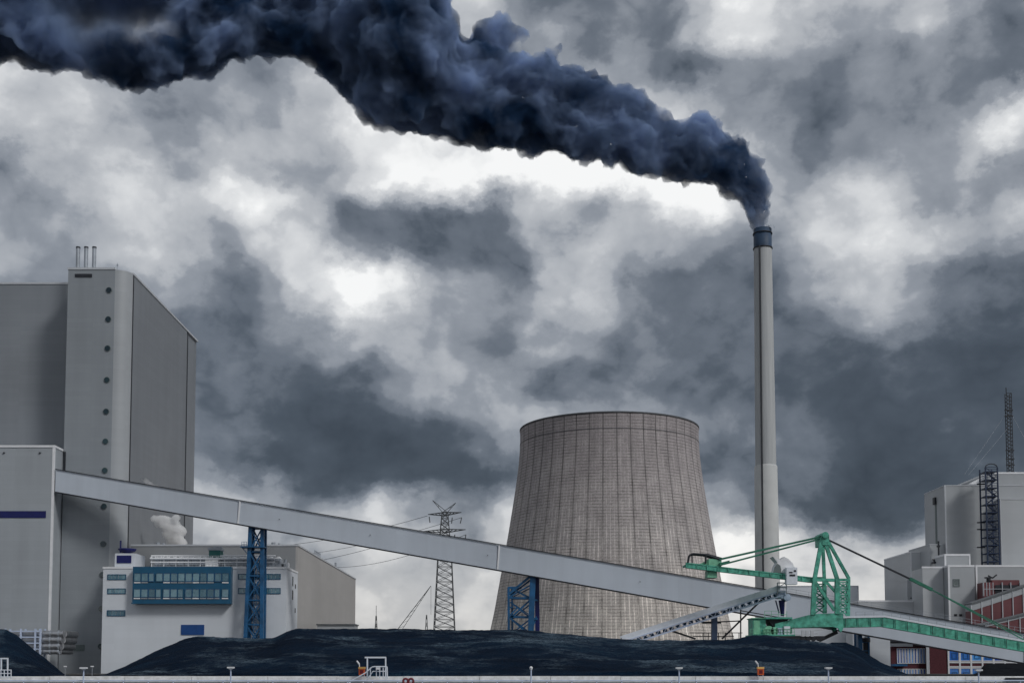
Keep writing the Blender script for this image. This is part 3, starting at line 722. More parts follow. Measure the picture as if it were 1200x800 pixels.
# ------------------------------------------------------------------ cooling tower
DC = 800.0
cc = (X(713.5, DC, 500), DC)
prof_px = [(790, 152), (760, 146.5), (738, 141), (715, 136), (690, 131.5), (660, 126), (630, 120.5), (600, 115.5), (575, 111.5), (550, 108), (530, 106.2), (515, 105.6), (505, 105.8)]
prof = [(w * DC / F * .9955, Z(py, DC)) for py, w in prof_px]
ctw = thing('cooling_tower', 'huge ribbed brown grey concrete cooling tower', 'cooling tower', (cc[0], cc[1], 0))
def spline(pr, m=5):
    out = []
    for i in range(len(pr) - 1):
        p0 = pr[max(i-1, 0)]; p1 = pr[i]; p2 = pr[i+1]; p3 = pr[min(i+2, len(pr)-1)]
        for k in range(m):
            t = k / m
            out.append(tuple(.5 * (2*b + (c-a)*t + (2*a-5*b+4*c-d)*t*t + (3*b-a-3*c+d)*t**3) for a, b, c, d in zip(p0, p1, p2, p3)))
    return out + [pr[-1]]
outer = spline(prof); inner = [(r - 1.2, z) for r, z in outer]
sh_ = MB().lathe(outer, (cc[0], cc[1], 0), 176)
sh_.lathe(inner[::-1], (cc[0], cc[1], 0), 176)
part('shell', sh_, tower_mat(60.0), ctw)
rt, zt_ = outer[-1]
part('rim', MB().lathe([(rt - 1.3, zt_ - .2), (rt - 1.3, zt_ + .6), (rt + .25, zt_ + .6), (rt + .25, zt_ - .4), (rt - .1, zt_ - .4)], (cc[0], cc[1], 0), 176), simple('dark_rim_concrete', (.10, .105, .115), .9), ctw)
zr = Z(522, DC); rr_ = [r for r, z in outer if z > zr][0]
part('stiffening_ring', MB().lathe([(rr_ - .2, zr - .3), (rr_ + .18, zr - .3), (rr_ + .18, zr + .1), (rr_ - .2, zr + .1)], (cc[0], cc[1], 0), 176), simple('ring_concrete', (.13, .13, .14), .9), ctw)

# ------------------------------------------------------------------ chimney
DS = 620.0
def chim_mat():
    m, t, b = M('chimney_concrete')
    tcn = t.nodes.new('ShaderNodeTexCoord'); s = t.nodes.new('ShaderNodeSeparateXYZ'); t.links.new(tcn.outputs['Object'], s.inputs[0])
    st = noise_n(t, None, 1, 5, .6); mpn = t.nodes.new('ShaderNodeMapping'); mpn.inputs['Scale'].default_value = (.8, .8, .03)
    t.links.new(tcn.outputs['Object'], mpn.inputs[0]); t.links.new(mpn.outputs[0], st.inputs['Vector'])
    w = t.nodes.new('ShaderNodeTexWave'); w.bands_direction = 'Z'; w.inputs['Scale'].default_value = .55; w.inputs['Distortion'].default_value = 0
    t.links.new(tcn.outputs['Object'], w.inputs[0])
    r = t.nodes.new('ShaderNodeValToRGB'); r.color_ramp.elements[0].position = .3; r.color_ramp.elements[1].position = .75
    r.color_ramp.elements[0].color = (.48, .495, .50, 1); r.color_ramp.elements[1].color = (.37, .385, .395, 1)
    t.links.new(math_(t, 'MULTIPLY_ADD', w.outputs[1], .06, st.outputs[0]), r.inputs[0]); t.links.new(r.outputs[0], b.inputs['Base Color']); b.inputs['Roughness'].default_value = .8
    return m
cx = X(899.5, DS, 690)
ch = thing('chimney', 'very tall slender grey chimney with a dark blue band at its mouth', 'chimney', (cx, DS, 0))
k = DS / F
part('base_shaft', MB().lathe([(15.2 * k, 0), (14.4 * k, Z(690, DS)), (13.3 * k, Z(547, DS)), (13.0 * k, Z(546, DS)), (11.5 * k, Z(545, DS))], (cx, DS, 0), 48), simple('light_chimney_concrete', (.53, .54, .535), .8, var=.08, scale=.1), ch)
part('shaft', MB().lathe([(12.2 * k, Z(546, DS)), (10.6 * k, Z(291, DS))], (cx, DS, 0), 48), chim_mat(), ch)
zt3 = Z(269, DS)
part('top_band', MB().lathe([(10.75 * k, Z(291, DS)), (10.75 * k, zt3), (9.4 * k, zt3), (9.4 * k, zt3 - 8)], (cx, DS, 0), 48), simple('navy_band', (.03, .06, .11), .6, var=.25, scale=.2), ch)
part('mouth', MB().disc((cx, DS, zt3 - 3), 9.5 * k, 'z', 32), 'dark', ch)
for py in (275, 292):
    part('platform_ring', MB().lathe([(10.6 * k, Z(py, DS)), (11.6 * k, Z(py, DS)), (11.6 * k, Z(py, DS) + .5), (10.6 * k, Z(py, DS) + .5)], (cx, DS, 0), 40), 'dark', ch)
lad = MB()
ang = math.radians(-90 - 32)
for a_, w, off in ((ang, .8, .5),):
    p0 = Vector((cx + 15.2 * k * math.cos(a_), DS + 15.2 * k * math.sin(a_), 0)); p1 = Vector((cx + 13.2 * k * math.cos(a_), DS + 13.2 * k * math.sin(a_), Z(546, DS))); p2 = Vector((cx + 10.8 * k * math.cos(a_), DS + 10.8 * k * math.sin(a_), Z(291, DS)))
    lad.bar(p0, p1, w).bar(p1, p2, w)
part('ladder_track', lad, 'dark', ch)

# ------------------------------------------------------------------ smoke plume
def plume(name, label, cat, lobes, voxel, disp, mat, loc):
    mb = MB()
    base = MB().ball((0, 0, 0), 1, 8)
    for (c, r) in lobes:
        mb.add([(c[0] + v[0]*r, c[1] + v[1]*r, c[2] + v[2]*r) for v in base.v], base.f, True)
    o = solo(name, mb, mat, label, cat, loc)
    rm = o.modifiers.new('merge', 'REMESH'); rm.mode = 'VOXEL'; rm.voxel_size = voxel; rm.use_smooth_shade = True
    for (typ, size, st) in disp:
        tx = bpy.data.textures.new(name + typ, typ)
        tx.noise_scale = size
        if typ == 'CLOUDS': tx.noise_depth = 4
        d = o.modifiers.new('billow', 'DISPLACE'); d.texture = tx; d.texture_coords = 'LOCAL'; d.strength = st
        d.mid_level = .5 if typ == 'CLOUDS' else .25
    return o
UPX = [(-300,-60),(480,-60),(498,-20),(508,12),(520,36),(538,50),(560,54),(600,60),(625,66),(650,72),(675,81),(700,87),(725,100),(750,113),(775,128),(800,143),(815,138),(836,140),(850,157)]
LOX = [(-300,92),(-60,86),(0,82),(30,80),(60,82),(90,90),(120,100),(150,108),(180,108),(205,102),(250,88),(290,74),(320,68),(350,68),(378,76),(392,93),(405,108),(418,122),(430,134),(450,150),(500,163),(550,174),(600,180),(650,187),(700,196),(735,205),(770,213),(800,219),(850,230)]
STACK = [((904,270),(884,270)),((904,262),(884,262)),((905,252),(880,256)),((905,238),(872,253)),((903,224),(866,248)),((898,206),(861,243)),((889,186),(856,238)),((874,168),(852,234)),((858,159),(850,230))]
def tab_at(tab, x):
    for (a, b), (c, d) in zip(tab, tab[1:]):
        if x <= c: return b + (d - b) * (x - a) / (c - a)
    return tab[-1][1]
PAIRS = []
for (a0, b0), (a1, b1) in zip(STACK, STACK[1:]):
    for k_ in range(4): PAIRS.append(((lerp(a0[0], a1[0], k_/4), lerp(a0[1], a1[1], k_/4)), (lerp(b0[0], b1[0], k_/4), lerp(b0[1], b1[1], k_/4))))
x_ = 850.0
while x_ > -300:
    PAIRS.append(((x_, tab_at(UPX, x_)), (x_, tab_at(LOX, x_)))); x_ -= 6.5 if x_ > 100 else 9
rng = random.Random(3)
lobes = []
kk = DS / F
HOLES = []
for i, (a, b) in enumerate(PAIRS):
    q = 0 if a[0] > 300 else 1
    wd = math.dist(a, b)
    n = 6
    for s in range(n):
        t = (s + rng.random()) / n
        r = min(wd * .46, wd * rng.uniform(.13, .24) + 2.0)
        tt = (r / wd) * .85 + t * (1 - 1.7 * r / wd)
        px, py = lerp(a[0], b[0], tt), lerp(a[1], b[1], tt)
        bad = any(math.dist((px, py), h) < hr + r * .9 for h, hr in HOLES)
        if bad: continue
        hw = math.sqrt(max(0, 1 - (2*tt - 1) ** 2)) * wd * .5
        dy = rng.uniform(-1, 1) * hw * .8
        lobes.append((P(px, py, DS + dy * kk), r * kk))
    # small cauliflower heads on the upper edge
    if q < .8:
        for s in range(3):
            r = wd * rng.uniform(.05, .12) + 1
            e_ = a if s < 2 else b
            px, py = e_[0] + rng.uniform(-4, 4), e_[1] + (r * .55 if s < 2 else -r * .9) + rng.uniform(-2, 2)
            lobes.append((P(px, py, DS + rng.uniform(-.25, .25) * wd * kk), r * kk))
for (px, py, r) in ((894, 268, 9.5), (894, 262, 10), (893, 256, 11), (892, 249, 12), (889, 242, 13), (586, 42, 26), (586, 42, 24), (572, 42, 21), (600, 41, 22), (585, 36, 22), (612, 42, 16), (562, 44, 16), (586, 58, 20), (826, 143, 10), (822, 150, 14), (640, 66, 14), (655, 62, 10), (682, 82, 9), (862, 172, 7)):
    lobes.append((P(px, py, DS + rng.uniform(-4, 4)), r * kk))
ploc = P(893, 262, DS)
smoke = dark_smoke_mat()
pm = plume('smoke_plume', 'thick dark blue grey smoke drifting left from the chimney mouth', 'smoke', lobes, 2.0,
      [('CLOUDS', 20, 11.0), ('VORONOI', 11.0, -6.0), ('VORONOI', 3.6, -2.5)], smoke, ploc)
pm['kind'] = 'thing'
# white steam
def steam(label, pts, dens, seed=1):
    r_ = random.Random(seed); lob = []
    for (px, py, D, r) in pts:
        k_ = D / F
        for _ in range(6):
            lob.append((P(px + r_.uniform(-.6, .6) * r, py + r_.uniform(-.5, .5) * r, D + r_.uniform(-.5, .5) * r * k_), r * k_ * r_.uniform(.45, .75)))
    return plume('steam_puff', label, 'steam', lob, .35, [('CLOUDS', 1.6, 1.0), ('VORONOI', .9, -.5)], smoke_mat('white_steam', (.98, .98, .98), dens), P(pts[0][0], pts[0][1], pts[0][2]))
steam('billowing white steam puff rising above the hall roof', [(208, 634, 291, 11), (203, 628, 291, 12), (198, 621, 291, 12), (190, 613, 291, 10), (200, 611, 291, 10), (207, 619, 291, 11), (184, 609, 291, 7)], 1.2, 2)
steam('thin wisp of steam above the sloping gallery', [(163, 560, 292, 3), (169, 563, 292, 4), (176, 567, 292, 5), (184, 571, 292, 5), (192, 577, 292, 5)], .4, 4)
steam('small white steam puff left of the dark stair tower', [(1143, 643, 296, 2.5), (1147, 642, 296, 3), (1151, 644, 296, 3)], .25, 5)

# ------------------------------------------------------------------ pylons
def lattice(mb, x, y, z0, z1, w0, w1, n, t):
    for k in range(n):
        a, b = k / n, (k + 1) / n
        za, zb = lerp(z0, z1, a), lerp(z0, z1, b); ha, hb = lerp(w0, w1, a) / 2, lerp(w0, w1, b) / 2
        ca = [Vector((x + sx*ha, y + sy*ha, za)) for sx, sy in ((-1,-1),(1,-1),(1,1),(-1,1))]
        cb = [Vector((x + sx*hb, y + sy*hb, zb)) for sx, sy in ((-1,-1),(1,-1),(1,1),(-1,1))]
        for i in range(4):
            j = (i + 1) % 4
            mb.bar(ca[i], cb[i], t * 1.4); mb.bar(ca[i], cb[j], t); mb.bar(ca[j], cb[i], t); mb.bar(cb[i], cb[j], t)
    return mb
DP = 450.0
px_ = X(521, DP)
py_ = thing('pylon', 'large lattice electricity pylon with crossed arms beside the cooling tower', 'pylon', (px_, DP, G))
kp = DP / F
m_ = lattice(MB(), px_, DP, G, Z(655, DP), 9.2, 5.2, 15, .17); lattice(m_, px_, DP, Z(655, DP), Z(600, DP), 5.2, 2.2, 8, .18)
part('mast', m_, 'pylon', py_)
def arm(z, xl_, xr_, h, sk=0):
    mb = MB()
    for s, xe in ((-1, xl_), (1, xr_)):
        base = Vector((px_, DP, z)); tip = Vector((xe, DP - sk * s, z + (.3 * abs(sk))))
        n = 5
        for k in range(n):
            a = base.lerp(tip, k / n); b = base.lerp(tip, (k + 1) / n); ha, hb = h * (1 - k / n), h * (1 - (k + 1) / n)
            for yy in (-.8, .8):
                fa, fb = (1 - k/n) * yy, (1 - (k+1)/n) * yy
                mb.bar(a + Vector((0, fa, 0)), b + Vector((0, fb, 0)), .22); mb.bar(a + Vector((0, fa, ha)), b + Vector((0, fb, hb)), .22)
                mb.bar(a + Vector((0, fa, 0)), b + Vector((0, fb, hb)), .14)
    return mb
part('cross_arm', arm(Z(604, DP), X(501, DP, 604), X(541, DP, 604), 1.3, 3), 'pylon', py_)
part('cross_arm', arm(Z(624, DP), X(495, DP, 624), X(546, DP, 624), 1.4, 3), 'pylon', py_)
pk = MB()
for (pxx, pyy) in ((507, 586), (534, 589)):
    a = Vector((px_, DP, Z(600, DP))); b = P(pxx, pyy, DP)
    pk.bar(a + Vector((-.9, 0, 0)), b, .22).bar(a + Vector((.9, 0, 0)), b, .22).bar(a.lerp(b, .4) - Vector((.5,0,0)), a.lerp(b, .6) + Vector((.35,0,0)), .16)
part('peak_horns', pk, 'pylon', py_)
ins = MB()
for (pxx, pyy, dx) in ((541, 606, -2), (546, 626, -1.5), (530, 606, -1), (533, 626, -1), (503, 605, 1), (497, 625, 1)):
    ins.tube(P(pxx, pyy, DP), P(pxx + dx * .8, pyy + 7, DP), .18, n=8)
part('insulator', ins, 'pylon', py_)
# lines
def wire(a, b, sag, r, name, label, n=16):
    pts = []
    for k in range(n + 1):
        t = k / n; p = Vector(a).lerp(Vector(b), t); p.z -= sag * 4 * t * (1 - t); pts.append(p)
    return solo(name, MB().path(pts, r, 5), 'pylon', label, 'power line', Vector(a), 'power lines to the pylon')
wire(P(501, 604, DP), P(230, 640, 640), 5, .09, 'power_line', 'faint power line leaving the pylon upper arm towards the hall')
wire(P(495, 624, DP), P(230, 668, 640), 5, .09, 'power_line', 'faint power line leaving the pylon lower arm towards the hall')
wire(P(546, 626, DP), P(380, 664, 700), 4, .10, 'power_line', 'power line passing beneath the gallery behind the hall')
wire(P(541, 606, DP), P(300, 652, 700), 4, .09, 'power_line', 'thin power line crossing behind the gallery above the hall')
for i, (pxx, top, D, w, lab) in enumerate(((441, 709, 1200, 6, 'tiny distant mast above the coal just right of the hall'), (500, 720, 1300, 7, 'tiny distant pylon above the coal left of the large one'))):
    s_ = thing('distant_mast', lab, 'mast', (X(pxx, D), D, G))
    part('mast', lattice(MB(), X(pxx, D), D, G, Z(top + 12 if i == 0 else top, D), w, .8, 8, .35), 'pylon', s_)
    if i == 0: part('aerial', MB().tube((X(pxx, D), D, Z(top + 12, D)), (X(pxx, D), D, Z(top, D)), .25, n=6), 'pylon', s_)
dk = thing('distant_crane', 'faint slanting crane boom far away left of the pylon', 'crane', (X(487, 900), 900, G))
bm_ = MB(); a, b = P(462, 742, 900), P(505, 686, 900)
bm_.bar(a, b, .45)
bm_.bar(P(468, 742, 900), P(505, 686, 900), .3)
for k_ in range(9): bm_.bar(a.lerp(b, k_/9), P(468, 742, 900).lerp(b, (k_+.5)/9), .2)
part('boom', bm_, 'pylon', dk)
part('cab', MB().box(X(460, 900), X(470, 900), 898, 902, G, Z(741, 900)), 'pylon', dk)
part('hoist_rope', MB().tube(P(505, 686, 900), P(505, 720, 900), .12, n=5), 'pylon', dk)

# ------------------------------------------------------------------ right power station buildings
DB = 300.0
def block(name, label, px0, px1, pyt, D, depth, mat='right', trim='trim', trimw=.35, side='l', side_mat=None, sides='t', zb=0.0, cat='power station building'):
    x0, x1, zt = X(px0, D, pyt), X(px1, D, pyt), Z(pyt, D)
    t = thing(name, label, cat, ((x0 + x1) / 2, D, zb))
    part('wall', MB().box(x0, x1, D, D + depth, zb, zt), mat, t)
    e = MB().box(x0 - .08, x1, D - .08, D + .4, zt, zt + trimw).box(x0 - .08, x0 + .4, D + .4, D + depth, zt, zt + trimw)
    if 'l' in sides: e.box(x0 - .08, x0 + trimw * .7, D - .08, D + .02, zb, zt)
    if 'r' in sides: e.box(x1 - trimw * .7, x1 + .02, D - .08, D + .02, zb, zt)
    part('roof_edge', e, trim, t)
    return t, x0, x1, zt
b1_, x0, x1, zt = block('main_block', 'tall plain grey block with a small vent high on its left wall', 1107, 1290, 569, DB, 15, 'right', 'trim_grey', .2, sides='')
part('side_vent', MB().box(x0 - .5, x0, DB + 6, DB + 7.5, Z(591, DB+7), Z(583, DB+7)), 'dark', b1_)
part('side_groove', MB().box(x0 - .06, x0 + .1, DB + 6, DB + 7.2, Z(650, DB+7), Z(591, DB+7)), 'louvre', b1_)
part('corner_trim', MB().box(x0 - .1, x0 + .25, DB - .1, DB + .1, 0, zt), 'trim_grey', b1_)
b2_b, x0, x1, zt = block('upper_block', 'pale edged grey block rising behind the dark stair tower', 1158, 1290, 555, DB + 2, 30, 'right', 'trim', .45)
# pitched shoulder left of the upper block
part('sloping_shoulder', MB().prism([(X(1135, DB+4, 567), Z(567, DB+4)), (X(1158, DB+4, 555), Z(567, DB+4)), (X(1158, DB+4, 555), Z(555, DB+4))], DB + 4, DB + 4.8), 'trim', b2_b)
b3, x0, x1, zt = block('panel_block', 'smooth lighter grey block at the right edge of the frame', 1172, 1290, 585, DB - 3, 3, 'right_light', 'trim_grey', .2, sides='l')
b4, x0, x1, zt = block('shoulder_block', 'pale grey block low on the left of the tall plain block', 1089.5, 1107, 638, DB + 1, 16, 'right', 'trim_grey', .2)
# side piece with the oblique roofline
b5, x0, x1, zt = block('low_wing', 'narrow grey wing at the left foot of the plain block', 1067, 1090, 647, DB - 4 + 12, 22, 'right_light', 'trim', .3, sides='l')
b6, x0, x1, zt = block('entrance_block', 'grey block with white edges and two dark vents near its foot', 1111, 1142, 664, DB - 12, 11, 'right', 'trim', .5, sides='l')
xs, D6 = x0, DB - 12
part('side_wall', MB().box(x0 - 5.2, x0 - .1, D6 + 3, D6 + 11, 0, zt - .05), 'right_light', b6)
part('side_trim', MB().box(x0 - 5.3, x0 - .1, D6 + 2.9, D6 + 3.3, zt - .05, zt + .4), 'trim', b6)
for (a, b, c, d) in ((1117, 1125, 678, 687),): 
    part('louvre', outline(MB(), X(a, D6), X(b, D6), D6, Z(d, D6), Z(c, D6), .25).box(X(a, D6) + .4, X(b, D6) - .4, D6 - .06, D6 + .05, Z(d, D6) + .4, Z(c, D6) - .4), 'louvre', b6)
for a in (1117.5, 1123.5): part('vent', MB().box(X(a, D6), X(a + 3.4, D6), D6 - .1, D6 + .05, Z(721.5, D6), Z(719, D6)), 'dark', b6)
b7, x0, x1, zt = block('long_block', 'long grey block with a white roof edge behind the red roof hut', 1143.5, 1290, 664, DB - 10, 7, 'right', 'trim', .5, sides='l')
b8, x0, x1, zt = block('roof_hut', 'small white framed hut on the roof at the foot of the plain block', 1107, 1137, 651, DB - 8, 7, 'right', 'trim', .5, sides='lr', zb=Z(664, DB - 8))
b9, x0, x1, zt = block('grey_annexe', 'dark grey annexe left of the entrance block above the low hall', 1063, 1092, 680, DB + 6, 8, 'right_light', 'trim_grey', .2, sides='l')
bA, x0, x1, zt = block('low_hall', 'long low grey hall with a white roof line right of the green mast', 1006, 1111, 705, DB - 2, 9, 'right_light', 'trim', .45)
bB, x0, x1, zt = block('pale_hall', 'pale flat hall behind the green mast legs', 912, 1006, 687, DB + 20, 30, 'office', 'trim_grey', .3, sides='r')
for i, (px, py, D, w) in enumerate(((1082, 703, DB+2, 2.3), (1097, 703, DB+2, .7), (1098, 658, DB - 2, .5))):
    v = MB().box(X(px, D) - w, X(px, D) + w, D, D + 2, Z(py + 1.5, D), Z(py - .5, D)).tube((X(px, D), D + 1, Z(py - .5, D)), (X(px, D), D + 1, Z(py - 3, D)), .35)
    v.bar((X(px, D) - w * 1.3, D + 1, Z(py - 3, D)), (X(px, D) + w * 1.3, D + 1, Z(py - 3, D)), .25)
    solo('roof_fan', v, 'dark', ('wide dark fan on the low hall roof', 'slim dark vent beside the fan on the low hall roof', 'thin dark pipe bracket on the wall beside the roof hut')[i], 'roof vent', (X(px, D), D, Z(py, D)))
v = MB()
for py in (640, 652, 658): v.box(X(1100, DB - .6), X(1103, DB - .6), DB - .7, DB, Z(py + 1, DB), Z(py - 1, DB))
v.tube((X(1101.5, DB-.6), DB - .5, Z(664, DB)), (X(1101.5, DB - .6), DB - .5, Z(634, DB)), .22)
solo('wall_pipe', v, 'dark', 'thin dark exhaust pipe climbing the wall left of the roof hut', 'pipe', (X(1101, DB), DB, Z(664, DB)))

# dark lattice stair tower
sx0, sx1 = X(1153, DB - 4), X(1167, DB - 4); scx = (sx0 + sx1) / 2
st = thing('stair_tower_frame', 'dark blue open steel stair tower against the tall grey blocks', 'stair tower', (scx, DB - 5.2, Z(664, DB-5)))
w_ = sx1 - sx0
fr = MB(); zz0, zz1 = Z(663, DB - 5), Z(549, DB - 5)
for sx in (sx0, sx1, ): 
    for sy in (DB - 7, DB - 3.4): fr.bar((sx, sy, zz0), (sx, sy, zz1), .3)
dkb = simple('dark_blue_steel', (.015, .03, .07), .5, var=.3)
part('column', fr, dkb, st)
for k_ in range(12):
    z = lerp(zz0, zz1, (k_ + .5) / 12); h = (zz1 - zz0) / 12
    part('landing', MB().box(sx0, sx1, DB - 7, DB - 3.4, z - .12, z + .1), dkb, st)
    s2 = MB(); a, b = (sx0 + .2, sx1 - .2) if k_ % 2 else (sx1 - .2, sx0 + .2)
    if k_ < 11: s2.bar((a, DB - 6.4, z), (b, DB - 6.4, z + h), .5, .25); s2.bar((a, DB - 6.7, z + 1), (b, DB - 6.7, z + h + 1), .1)
    s2.bar((sx0, DB - 7.1, z + 1.1), (sx1, DB - 7.1, z + 1.1), .12).bar((sx0, DB - 7.1, z + .6), (sx1, DB - 7.1, z + .6), .1)
    part('stair_flight', s2, dkb, st)
tp = MB()
for k_ in range(7):
    t = math.pi * k_ / 6; tp.bar((scx - math.cos(t) * w_/2, DB - 7, zz1 + math.sin(t) * .9), (scx - math.cos(math.pi * (k_+1)/6) * w_/2, DB - 7, zz1 + max(0, math.sin(math.pi*(k_+1)/6)) * .9), .2) if k_ < 6 else None
part('cage_top', tp, 'dark', st)
for py in (567, 620, 612, 641): part('bracket', MB().bar(P(1145, py, DB - 4.5), P(1154, py, DB - 4.5), .3), 'dark', st)
# lattice radio mast
DM = 312.0
rm_ = thing('radio_mast', 'slim dark lattice radio mast with guy wires above the right blocks', 'mast', (X(1182, DM, 550), DM, Z(556, DM)))
m_ = MB(); xm0, xm1 = X(1184, DM, 556), X(1181, DM, 470)
nn = 22
za, zb = Z(556, DM), Z(461, DM)
for k_ in range(nn):
    a = k_ / nn; b = (k_ + 1) / nn
    for s in (-1, 1):
        for yy in (-.55, .55): m_.bar((lerp(xm0, xm1, 0) + s * .62, DM + yy, lerp(za, zb, a)), (xm0 + s * .62, DM + yy, lerp(za, zb, b)), .17)
    m_.bar((xm0 - .62, DM - .55, lerp(za, zb, a)), (xm0 + .62, DM - .55, lerp(za, zb, b)), .13).bar((xm0 + .62, DM + .55, lerp(za, zb, a)), (xm0 - .62, DM + .55, lerp(za, zb, b)), .13)
    m_.bar((xm0 - .62, DM - .55, lerp(za, zb, b)), (xm0 + .62, DM - .55, lerp(za, zb, b)), .13)
part('lattice', m_, 'dark', rm_)
part('top_rod', MB().tube((xm0 - .5, DM, zb), (xm0 - .5, DM, Z(454, DM)), .12), 'dark', rm_)
an_ = MB()
for py in (481, 488, 528, 538, 545): an_.bar((xm0 - 1.3, DM - .6, Z(py, DM)), (xm0 + .9, DM - .6, Z(py, DM)), .3)
part('antenna', an_, 'dark', rm_)
gw_ = MB()
for dx, z in ((-22, 480), (16, 478), (-20, 500)): gw_.tube((xm0, DM, Z(z, DM)), (xm0 + dx * .55, DM, za), .045, n=5)
part('guy_wire', gw_, 'rail', rm_)

# red roof hut, red galleries
DRd = 284.0
rh = thing('red_plant_hut', 'red framed plant hut in front of the long block', 'plant building', (X(1175, DRd), DRd, 0))
part('wall', MB().box(X(1153, DRd), X(1164, DRd), DRd, DRd + 4, 0, Z(682, DRd)).box(X(1164, DRd), X(1196, DRd), DRd + .4, DRd + 4, 0, Z(679, DRd)), 'red_clad', rh)
part('opening', MB().box(X(1167, DRd), X(1194, DRd), DRd + .2, DRd + .5, Z(694, DRd), Z(685, DRd)), 'dark', rh)
fm = MB()
for px in (1153, 1156.5, 1160, 1164, 1175, 1185, 1196): fm.box(X(px, DRd) - .07, X(px, DRd) + .07, DRd - .1, DRd + .45, Z(698, DRd), Z(682, DRd))
fm.box(X(1153, DRd), X(1196, DRd), DRd - .12, DRd + .43, Z(690, DRd), Z(689.4, DRd))
part('frame', fm, 'trim_grey', rh)
part('fan', MB().tube((X(1163, DRd), DRd + 2, Z(682, DRd)), (X(1163, DRd), DRd + 2, Z(676, DRd)), .5).bar(P(1158, 674, DRd + 2), P(1163, 677, DRd + 2), .3).bar(P(1168, 673, DRd + 2), P(1163, 677, DRd + 2), .3).box(X(1159, DRd), X(1167, DRd), DRd + 1.5, DRd + 2.5, Z(676.5, DRd), Z(675, DRd)), 'dark', rh)
def red_gal(label, D, t0, t1, h, gm_, below):
    g = thing('red_gallery', label, 'conveyor', P(t0[0], t0[1], D))
    a, b = P(t0[0], t0[1], D), P(t1[0], t1[1], D)
    def quad(z0, z1, y0, y1): 
        mb = MB(); mb.prism([(a.x, a.z - z1), (b.x, b.z - z1), (b.x, b.z - z0), (a.x, a.z - z0)], y0, y1); return mb
    part('roof', quad(0, .35, D - .3, D + 4), 'roof', g)
    part('window_band', quad(.35, gm_, D, D + 3.6), 'right', g)
    part('wall', quad(gm_, h, D + .1, D + 3.6), 'red_clad', g)
    n = 9; f = MB()
    for k_ in range(n):
        t = k_ / (n - 1); p = a.lerp(b, t); f.box(p.x - .1, p.x + .1, D - .12, D + .02, p.z - h, p.z - .35)
    part('post', f, 'trim_grey', g)
red_gal('rising red gallery with a grey band under a dark roof', 278, (1138, 706), (1235, 674), 8.5, 1.9, True)
red_gal('lower rising red gallery between the green boom and the upper one', 270, (1128, 736), (1235, 710), 4.6, .9, True)

# brick building with blue windows
DK = 252.0
bk = thing('brick_building', 'dark red brick building with white framed blue windows under the gallery', 'office building', (X(1130, DK), DK, 0))
zk = Z(752, DK)
part('wall', MB().box(X(1087, DK), X(1290, DK), DK, DK + 10, 0, zk).box(X(1043, DK+1), X(1087, DK), DK + 1, DK + 10, 0, Z(757, DK)), 'brick', bk)
part('roof', MB().box(X(1040, DK), X(1290, DK), DK - .6, DK + 10.5, zk, zk + .35), 'dark', bk)
for k_ in range(7):
    xx = X(1109.5 + 13.2 * k_, DK); x2 = X(1109.5 + 13.2 * (k_ + 1), DK)
    for (pt, pb2) in ((757, 774.5), (781.5, 795)):
        w = part('window', outline(MB(), xx, x2 - .03, DK - .06, Z(pb2, DK), Z(pt, DK), .2, .12), 'trim', bk)
        zt_k, zb_k = Z(pt, DK) - .22, Z(pb2, DK) + .22
        part('pane', MB().box(xx + .22, x2 - .25, DK - .05, DK + .05, zb_k, zt_k), 'glass_blue', w)
        part('opening_sash', outline(MB(), lerp(xx, x2, .3), lerp(xx, x2, .75), DK - .07, lerp(zb_k, zt_k, .12), lerp(zb_k, zt_k, .6), .1, .05), 'steel_blue', w)
for k_ in range(10):
    xx = X(1049.5 + 3.35 * k_, DK + 1)
    w = part('window', outline(MB(), xx, xx + .52, DK + .94, Z(777, DK + 1), Z(759, DK + 1), .12, .12), 'trim', bk)
    part('pane', MB().box(xx + .13, xx + .39, DK + .95, DK + 1.05, Z(777, DK+1) + .13, Z(759, DK + 1) - .13), 'glass_blue', w)
    w = part('window', outline(MB(), xx, xx + .52, DK + .94, Z(792, DK + 1), Z(783, DK + 1), .12, .12), 'trim', bk)
    part('pane', MB().box(xx + .13, xx + .39, DK + .95, DK + 1.05, Z(792, DK+1) + .13, Z(783, DK + 1) - .13), 'glass_blue', w)
for k_ in range(8):
    xx = X(1109.5 + 13.2 * k_, DK); part('mullion', MB().box(xx - .16, xx + .16, DK - .2, DK - .005, .3, zk), 'trim', bk)
for k_ in range(1): part('spandrel_rail', MB().box(X(1109.5, DK), X(1202, DK), DK - .17, DK - .006, Z(776.4, DK), Z(775, DK)).box(X(1109.5, DK), X(1202, DK), DK - .17, DK - .006, Z(781.2, DK), Z(780, DK)), 'trim', bk)
part('pillar', MB().box(X(1083.5, DK), X(1087, DK), DK - .3, DK, 0, zk), 'trim_grey', bk)
part('awning', MB().box(X(1043, DK), X(1060, DK), DK - 1, DK + 1, Z(780, DK), Z(777.5, DK)), 'steel_blue', bk)
